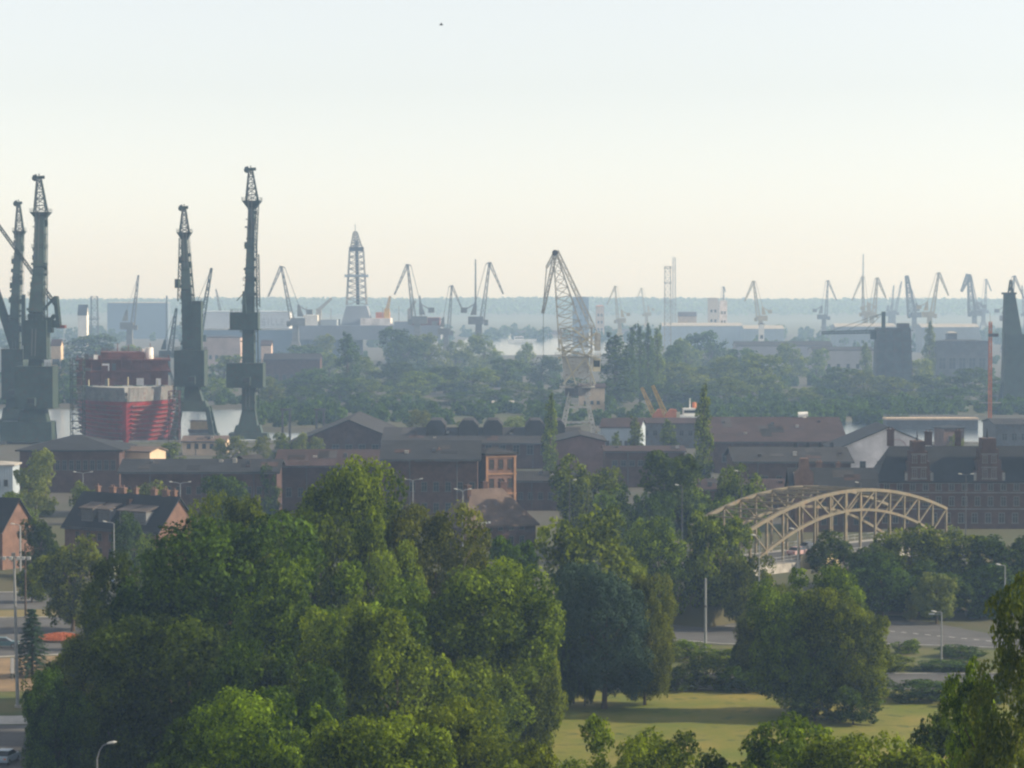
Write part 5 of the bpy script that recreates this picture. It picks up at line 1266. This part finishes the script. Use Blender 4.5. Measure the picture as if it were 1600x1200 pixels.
# ------------------------------------------------------------------ the red ship on the stocks
def red_ship():
    D = 962.0; s = D / F; o = thing('red_ship', 'ship hull in red primer seen from the bow, between the left cranes', 'ship', (X(197, D), D, 0), math.atan2(-X(197, D), D))
    z = lambda py: Z(py, D); zk, zd = -.1, z(628); nz = 9; nt = 22; Lh = 120.0
    def plan(t, fz):
        """t 0 bow .. 1 stern, fz 0 keel .. 1 deck: (half breadth, y)"""
        B = 16.6 * (.93 + .07 * fz ** .5); rake = (1 - fz) * 5
        ent = 62 - 26 * fz
        y = rake + t * (Lh - rake); u = min(1, (y - rake) / ent)
        return B * (1 - (1 - u) ** 1.7) ** .72, y
    m = MB(); 
    for side in (1, -1):
        g = []
        for j in range(nz + 1):
            fz = j / nz; row = []
            for i in range(nt + 1):
                t = (i / nt) ** 1.9; b, y = plan(t, fz); m.v.append((side * b, y, zk + (zd - zk) * fz)); row.append(len(m.v) - 1)
            g.append(row)
        for j in range(nz):
            for i in range(nt):
                q = (g[j][i], g[j][i+1], g[j+1][i+1], g[j+1][i]); m.f.append(q if side > 0 else q[::-1])
    m.build('hull', M_hullred, o)
    for j in range(1, 9):   # planking stages hung along the hull
        fz = j / 9; zz = zk + (zd - zk) * fz
        for side in (1, -1):
            k = MB(); pts = []
            for i in range(11):
                b, y = plan((i / 10) ** 1.9 * .5, fz); pts.append((side * (b + .5), y - .3, zz))
            for a, b in zip(pts[1:], pts[2:]): k.beam(a, b, .32, .9)
            k.build('staging_plank', M_redlead, o)
    m = MB(); ring = []
    for side in (1, -1):
        for i in range(nt):
            a, b = (i / nt) ** 1.9, ((i + 1) / nt) ** 1.9
            p, q = plan(a, 1), plan(b, 1)
            m.add([(side * (p[0] + .25), p[1] - .2, zd), (side * (q[0] + .25), q[1] - .2, zd), (side * (q[0] + .6), q[1] - .3, z(606)), (side * (p[0] + .6), p[1] - .5, z(606))], [(0, 1, 2, 3)])
    m.build('bulwark', mat('bulwark_grey', (0.17, 0.17, 0.17), .8, .3, .3, rust=(0.16, 0.07, 0.06)), o)
    m = MB(); poly = [plan((i / nt) ** 1.9, 1) for i in range(nt + 1)]
    m.slab([(b, y) for b, y in poly] + [(-b, y) for b, y in reversed(poly[1:])], zd + 1.0, zd + 1.5); m.build('deck', M_grey, o)
    x = lambda p: (p - 197) * (D + 20) / F
    m = MB().box(x(121), x(262), 16, 44, z(604), z(584)); m.build('lower_block', M_redlead, o)
    MB().box(x(119), x(266), 15, 46, z(584), z(581)).build('deck_plate', M_redlead, o)
    MB().box(x(124), x(262), 18, 44, z(581), z(566)).build('middle_block', M_redlead, o)
    MB().box(x(119), x(266), 17, 46, z(566), z(563)).build('deck_plate', M_redlead, o)
    MB().box(x(158), x(226), 20, 40, z(563), z(552)).build('upper_block', M_redlead, o)
    MB().tube((x(233), 24, z(566)), (x(233), 24, z(545)), 1.6, 1.4, 12).build('funnel', M_white, o)
    MB().box(x(222), x(240), 26, 34, z(563), z(548)).build('funnel_casing', M_pale, o)
    for p in (140, 170, 200, 245): MB().tube((x(p), 8, z(604)), (x(p), 8, z(594 - p % 7)), .25, .2, 6).build('bollard_post', M_cream, o)
    MB().rail(x(160), x(222), 21, 39, z(552)).rail(x(121), x(264), 17, 45, z(563)).rail(x(121), x(264), 16, 45, z(581)).build('railing', M_redlead, o)
    rd = random.Random(4)
    for i in range(16):
        xx = x(rd.uniform(126, 258)); zz = (z(604), z(581), z(563))[i % 3]; hh = rd.uniform(.8, 2.6); yy = rd.uniform(9, 15) if i % 3 == 0 else rd.uniform(15.2, 17)
        MB().box(xx - rd.uniform(.3, 1.4), xx + rd.uniform(.3, 1.4), yy - .8, yy + .8, zz, zz + hh).build('deck_fitting', (M_redlead, M_dgrey, M_redlead, M_pale)[i % 4], o)
    for i in range(9):
        xx = x(128 + i * 15.5); MB().tube((xx, 15.5, z(604)), (xx, 15.5, z(563)), .2, .2, 6).build('stanchion', M_redlead, o)
    for i in range(6):
        xx = x(150 + i * 17); MB().tube((xx, 30, z(563)), (xx, 30, z(563) + rd.uniform(2.5, 5.5)), .18, .12, 6).build('vent_pipe', M_redlead, o)
    sc = thing('scaffold_tower', 'dark scaffold tower against the left side of the red ship', 'scaffold', (X(117, D), D + 6, 0)); h = z(560)
    MB().lattice((0, 0, 0), (0, 0, h), 4.2, 5, 4.2, 5, 12, .13).build('frame', M_dgreen, sc)
    for i in range(1, 12): MB().box(-2.1, 2.1, -2.5, 2.5, h * i / 12, h * i / 12 + .15).build('board', M_bark, sc)
    sc = thing('scaffold_tower', 'brownish scaffold tower against the right side of the red ship', 'scaffold', (X(268, D), D + 8, 0)); h = z(612)
    MB().lattice((0, 0, 0), (0, 0, h), 3.6, 5, 3.6, 5, 8, .13).build('frame', M_redlead, sc)
    for i in range(1, 8): MB().box(-1.8, 1.8, -2.5, 2.5, h * i / 8, h * i / 8 + .15).build('board', M_bark, sc)
red_ship()
# lattice gantry posts and barge on the quay
for i, px in enumerate((447, 500)):
    o = thing('gantry_frame', ('left', 'right')[i] + ' one of the two dark steel gantry frames above the young trees', 'gantry', (X(px, 940), 940, 0))
    for sx in (-1.2, 1.2): MB().beam((sx, 0, 0), (sx, 0, Z(640, 940)), .7).build('post', M_dgrey, o)
    MB().beam((-1.9, 0, Z(640, 940)), (1.9, 0, Z(640, 940)), .8).build('beam', M_dgrey, o)
bg_ = thing('barge', 'small tan deck barge on the water under the arched crane base', 'barge', (X(312, 1030), 1030, 0))
MB().prism([(-3.6, .2), (3.6, .2), (4.2, 1.6), (-4.2, 1.6)], -3, 3).build('hull', M_dgrey, bg_); MB().box(-3.2, 3.2, -2, 2, 1.6, 4.6).build('deck_house', M_ochre, bg_); MB().box(-3.6, 3.6, -2.3, 2.3, 4.6, 4.9).build('house_roof', M_dgrey, bg_)
# moored white ship parts by the tall poplar
sh = thing('moored_ship', 'white superstructure of a moored ship left of the tall poplar', 'ship', (X(1078, 985), 985, 0))
MB().prism([(-5, .3), (5, .3), (6, 5), (-6.4, 5)], -8, 8).build('hull', M_dgrey, sh); MB().box(-3.6, 3.6, -4, 4, 5, 8.6).build('deck_house', M_white, sh); MB().box(-2.4, 2.4, -3, 3, 8.6, 11).build('bridge_house', M_white, sh); MB().box(-2.2, 2.2, -3.06, -3.0, 9.4, 10.4).build('window_band', M_glass, sh)
MB().tube((0, 0, 11), (0, 0, 14.5), .22, .1, 8).build('mast', M_white, sh); MB().tube((1.6, 1, 11), (1.6, 1, 13), .8, .7, 10).build('funnel', M_orange, sh)
sh = thing('moored_boat', 'low white boat moored in the far basin', 'boat', (X(815, 3000), 3000, 0))
MB().prism([(-14, .3), (13, .3), (16, 4), (-15, 3.4)], -4, 4).build('hull', M_white, sh); MB().box(-8, 2, -3, 3, 3.4, 7).build('cabin', M_white, sh); MB().box(-7, 1.5, -3.08, -3, 4.6, 6).build('window_band', M_glass, sh)

# ------------------------------------------------------------------ street lamps, masts and signs
def street_lamp(label, px, ytop, D, arms=((-1, 1.6),), r=.11, rise=.5, mt=None, group=None, heads=None):
    """arms: (direction, length)"""
    x = X(px, D); z0 = ground_z(x, D); h = Z(ytop, D) - z0; mt = mt or M_metal
    o = thing('street_lamp', label, 'lamp', (x, D, z0), 0, group)
    MB().tube((0, 0, -.1), (0, 0, 1.2), r * 1.5, r * 1.4, 10).tube((0, 0, 1.2), (0, 0, h), r * 1.15, r * .7, 10).build('pole', mt, o)
    for d, l in arms:
        pts = [(0, 0, h - .02), (d * l * .25, 0, h + rise * .55), (d * l * .6, 0, h + rise * .9), (d * l, 0, h + rise)]
        MB().path(pts, r * .55, 8).build('arm', mt, o)
        c = d * l; m = MB(); z = h + rise
        n = 8; ring = []
        for i, (t, w, hh) in enumerate(((0, .07, .06), (.25, .14, .10), (.7, .17, .12), (1, .07, .05))):
            m_ = [(c + d * t * .75 + 0 * k, math.cos(2 * math.pi * k / n) * w, z + .04 + t * .12 + math.sin(2 * math.pi * k / n) * hh) for k in range(n)]
            ring.append(m_)
        vs = [v for r_ in ring for v in r_]; fs = []
        for a in range(3):
            for k in range(n): fs.append((a*n + k, a*n + (k+1) % n, (a+1)*n + (k+1) % n, (a+1)*n + k))
        fs += [tuple(range(n - 1, -1, -1)), tuple(range(3*n, 4*n))]
        m.add(vs, fs); m.build('lamp_head', M_lamp, o)
    return o
street_lamp('curved street lamp rising from the bottom edge at left', 149, 1186, 215, ((1, .75),), .085, 1.15)
street_lamp('single-arm street lamp in front of the row house', 177, 818, 488, ((-1, 1.2),), .12, .25)
street_lamp('double-arm street lamp above the tallest grove crowns, left of two', 645, 751, 545, ((-1, 1.2), (1, 1.2)), .12, .25)
street_lamp('bright double-arm street lamp between the grove and the chimneyed house', 723, 768, 520, ((-1, .9), (1, .9)), .14, .35)
street_lamp('double-arm lamp in front of the hipped hall on the left', 129, 740, 640, ((-1, 1.5), (1, 1.5)), .12, .3)
street_lamp('double-arm lamp in front of the long shed', 281, 756, 628, ((-1, 1.7), (1, 1.7)), .12, .35)
street_lamp('small single lamp at the left end of the road before the spruce', 31, 822, 500, ((-1, 1.0),), .12, .3)
_l = street_lamp('lamp with two heads on the left side by the road, right', 1473, 957, 383, ((-1, .7),), .11, .05)
MB().path([(0, 0, 6.9), (-.5, 0, 6.95), (-1.0, 0, 7.0)], .06, 8).build('arm', M_metal, _l); MB().box(-1.7, -.95, -.16, .16, 6.93, 7.08).build('lamp_head', M_lamp, _l)
street_lamp('lamp head rising from the large hazy tree', 890, 752, 530, ((1, .6),), .1, .2, M_dgrey)
street_lamp('lamp head before the dark domed tree', 1066, 760, 520, ((-1, .6),), .1, .2, M_dgrey)
street_lamp('lamp head before the round hazy tree by the bridge', 1159, 738, 525, ((-1, .6),), .1, .2, M_dgrey)
street_lamp('slim lamp in front of the tenement wall', 1510, 742, 560, ((-1, .8), (1, .8)), .1, .1, M_dgrey)
street_lamp('slim lamp on the bridge road left of the tenement', 1346, 755, 560, ((-1, .5),), .09, .1, M_dgrey)
street_lamp('slim lamp before the bridge posts, left of two', 1187, 838, 420, ((-1, .5),), .09, .1)
street_lamp('slim lamp before the bridge posts, right of two', 1247, 828, 422, ((-1, .5),), .09, .1)
street_lamp('pale pole lamp behind the near right tree', 1572, 884, 400, ((-1, .6),), .12, .1)
def plain_pole(label, px, ytop, D, r=.13, mt=None):
    h = Z(ytop, D); o = thing('pole', label, 'pole', (X(px, D), D, 0))
    MB().tube((0, 0, -.1), (0, 0, h), r * 1.25, r * .85, 10).build('shaft', mt or M_metal, o)
    MB().tube((0, 0, h), (0, 0, h + .15), r * 1.1, r * .4, 10).build('cap', mt or M_metal, o)
    MB().box(-.25, .25, -.25, .25, 0, .3).build('base', M_conc, o)
    MB().tube((0, 0, h * .62), (0, 0, h * .62 + .3), r * 1.35, r * 1.35, 10).build('collar', M_dgrey, o)
    return o
plain_pole('plain grey pole standing right of the dense lawn tree', 1103, 905, 396, .17)
plain_pole('brownish wooden pole beside the mast light', 38, 850, 440, .14, M_bark)
plain_pole('thin pole behind the brownish wooden one', 30, 822, 470, .12)
def mast_light():
    D = dist(1106); o = thing('mast_light', 'tall pale mast with a crossbar of floodlights at the left edge', 'lamp', (X(25, D), D, 0)); h = Z(871, D)
    MB().tube((0, 0, 0), (-.35, 0, h), .24, .14, 12).build('pole', M_metal, o)
    MB().box(-2.6, 1.6, -.09, .09, h - .1, h + .1).build('crossbar', M_metal, o)
    for x in (-2.3, -1.5, -.7, .2, .8, 1.5): MB().prism([(x - .22, h - .32), (x + .18, h - .25), (x + .22, h + .1), (x - .14, h + .12)], -.5, -.12).build('floodlight', M_lamp, o)
    MB().box(-.35, .35, -.35, .35, 0, .35).build('base', M_conc, o)
mast_light()
o = thing('floodlight_cluster', 'row of small bright floodlights on a frame above the olive grove tree', 'lamp', (X(756, 500), 500, 0)); h = Z(818, 500)
MB().tube((0, 0, 0), (0, 0, h), .1, .07, 8).build('pole', M_metal, o); MB().beam((-1.1, 0, h), (1.1, 0, h + .3), .1).build('crossbar', M_metal, o)
for x in (-1.0, -.3, .4, 1.0): MB().box(x - .18, x + .18, -.3, -.05, h + x * .14 - .1, h + x * .14 + .22).build('floodlight', M_white, o)
def road_sign(label, px, y0, y1, D, w, colm, pole_to=0):
    o = thing('road_sign', label, 'sign', (X(px, D), D, 0)); z0, z1 = Z(y1, D), Z(y0, D)
    MB().tube((0, 0, 0), (0, 0, z1), .05, .05, 8).build('post', M_metal, o); MB().box(-w/2, w/2, -.09, -.05, z0, z1).build('panel', colm, o)
    MB().box(-w/2 - .05, w/2 + .05, -.05, -.02, z0 - .05, z1 + .05).build('back_plate', M_metal, o)
road_sign('pale yellow upright sign below the single-arm lamp', 181, 882, 897, 480, .85, mat('sign_yellow', (0.8, 0.72, 0.38), .5, .1, 1))
road_sign('small pale blue sign left of the yellow one', 174, 900, 910, 470, .65, mat('sign_blue', (0.35, 0.45, 0.65), .5, .1, 1))
road_sign('white post sign beside the spruce', 17, 1028, 1052, 368, .4, M_white)

# ------------------------------------------------------------------ flower bed
def flower_bed():
    D = dist(999); rg = np.random.default_rng(8); n = 5000
    a = rg.uniform(0, 6.283, n); r = rg.uniform(0, 1, n) ** .5; x = np.cos(a) * r * 3.1; y = np.sin(a) * r * 4.2
    P = np.stack([x, y, .25 + .55 * (1 - r ** 2) + rg.uniform(-.1, .1, n)], 1)
    o = thing('flower_bed', 'oval bed of brick red flowers beside the street tree', 'flower bed', (X(91, D), D, 0))
    red = leafmat('petal_red', (0.30, 0.085, 0.05), (0.48, 0.15, 0.09), .2)
    put('flowers', leaf_mesh('flowers', P, np.tile([0, -.2, 1.0], (n, 1)) + rg.normal(0, .5, (n, 3)), rg.uniform(.07, .14, n), rg.uniform(0, 1, n), red), o)
    m = MB(); m.slab([(math.cos(t) * 3.3, math.sin(t) * 4.4) for t in np.linspace(0, 6.283, 25)[:-1]], 0, .28); m.build('soil_mound', M_bark, o)
flower_bed()

# ------------------------------------------------------------------ vehicles
def car(label, loc, rz, paint, van=False):
    o = thing('parked_car' if not van else 'delivery_van', label, 'car' if not van else 'van', loc, rz)
    L, W = (4.3, .86) if not van else (5.4, 1.0)
    body = [(-2.1, .35), (2.1, .35), (2.15, .72), (1.95, .9), (1.05, .98), (-1.55, 1.0), (-2.1, .92), (-2.16, .6)] if not van else [(-2.7, .4), (2.6, .4), (2.7, 1.0), (2.3, 1.25), (1.6, 2.2), (-2.7, 2.3)]
    b = MB().prism(body, -W, W).build('body', paint, o)
    if not van:
        cab = MB(); lo = [(-1.75, .96), (1.15, .96)]; hi = [(-1.15, 1.46), (.35, 1.46)]
        cab.add([(lo[0][0], -W * .93, .96), (lo[1][0], -W * .93, .96), (lo[1][0], W * .93, .96), (lo[0][0], W * .93, .96), (hi[0][0], -W * .75, 1.44), (hi[1][0], -W * .75, 1.44), (hi[1][0], W * .75, 1.44), (hi[0][0], W * .75, 1.44)],
                [(0,3,2,1),(4,5,6,7),(0,1,5,4),(1,2,6,5),(2,3,7,6),(3,0,4,7)]); cab.build('cabin_glass', M_glass, o)
        MB().box(-1.18, .38, -W * .77, W * .77, 1.44, 1.5).build('roof', paint, o)
    else: MB().box(1.0, 2.0, -1.03, -1.0, 1.35, 1.95).build('side_window', M_glass, o); MB().box(-2.72, -2.70, -.8, .8, 1.3, 1.9).build('rear_window', M_glass, o)
    for x in (-1.35, 1.35):
        for s in (-1, 1):
            w = MB().tube((x, s * (W - .18), .33), (x, s * (W + .02), .33), .33, .33, 14).build('wheel', M_dgrey, o); MB().tube((x, s * (W + .02), .33), (x, s * (W + .04), .33), .18, .18, 10).build('hubcap', M_metal, w)
    for s in (-.6, .6):
        MB().box(body[2][0] - .06, body[2][0] + .02, s - .16, s + .16, .62, .78).build('headlight', M_white, o); MB().box(body[-1][0] - .02 if not van else -2.73, (body[-1][0] if not van else -2.73) + .06, s - .14, s + .14, .66, .82).build('tail_light', M_orange, o)
car('silver blue car parked at the bottom left corner', gp(10, 1192), R(80), mat('paint_silverblue', (0.30, 0.38, 0.46), .35, .05, .5, spec=.5))
car('dark grey car parked beside the silver blue one, half under the trees', gp(66, 1188), R(72), mat('paint_grey', (0.16, 0.18, 0.22), .35, .05, .5, spec=.5))
car('dark teal car on the left road behind the mast light', gp(6, 1012), R(4), mat('paint_teal', (0.06, 0.12, 0.14), .35, .05, .5, spec=.5))
car('dark red car at the kerb under the small trees by the row house', gp(66, 905), R(0), mat('paint_red', (0.22, 0.04, 0.04), .35, .05, .5, spec=.5))
p = on_bridge(BL * .33, 4); car('pinkish pale car crossing the arch bridge', p, BRZ, mat('paint_pink', (0.45, 0.30, 0.30), .4, .05, .5, spec=.5))
p = on_bridge(BL * .46, 7.5); car('dark car behind the pale one on the arch bridge', p, BRZ + math.pi, mat('paint_dark', (0.06, 0.07, 0.09), .35, .05, .5, spec=.5))

# ------------------------------------------------------------------ a bird in the sky
b_ = at(689, 39, 330); o = thing('bird', 'tiny dark bird flying high in the upper middle of the sky', 'bird', b_)
MB().tube((-.22, 0, 0), (.05, 0, .03), .03, .085, 8).tube((.05, 0, .03), (.26, 0, .04), .085, .04, 8).build('body', M_dgrey, o)
MB().add([(-.05, 0, .05), (.12, 0, .05), (.10, -.35, .22), (-.04, -.62, .16), (.10, .35, .22), (-.04, .62, .16), (-.05, 0, .03), (.12, 0, .03), (.10, -.35, .20), (-.04, -.62, .15), (.10, .35, .20), (-.04, .62, .15)],
         [(0,1,2,3),(0,5,4,1),(6,9,8,7),(6,7,10,11),(1,7,8,2),(2,8,9,3),(3,9,6,0),(0,6,11,5),(5,11,10,4),(4,10,7,1)]).build('wing', M_dgrey, o)

# ------------------------------------------------------------------ the hazy air
def haze():
    m = MB().box(-4300, 4300, -380, 9300, -1.5, 128)
    hm = bpy.data.materials.new('haze_air'); hm.use_nodes = True
    t = hm.node_tree; t.nodes.remove(t.nodes['Principled BSDF'])
    v = t.nodes.new('ShaderNodeVolumePrincipled')
    v.inputs['Color'].default_value = (0.44, 0.66, 1.0, 1)
    v.inputs['Absorption Color'].default_value = (1, 1, 1, 1)
    v.inputs['Density'].default_value = HAZE
    v.inputs['Anisotropy'].default_value = 0.2
    t.links.new(v.outputs['Volume'], t.nodes['Material Output'].inputs['Volume'])
    o = m.build('haze', hm)
    stuff(o, 'thin pale morning haze lying over the whole plain', 'haze')
HAZE = 2.3e-4
haze()
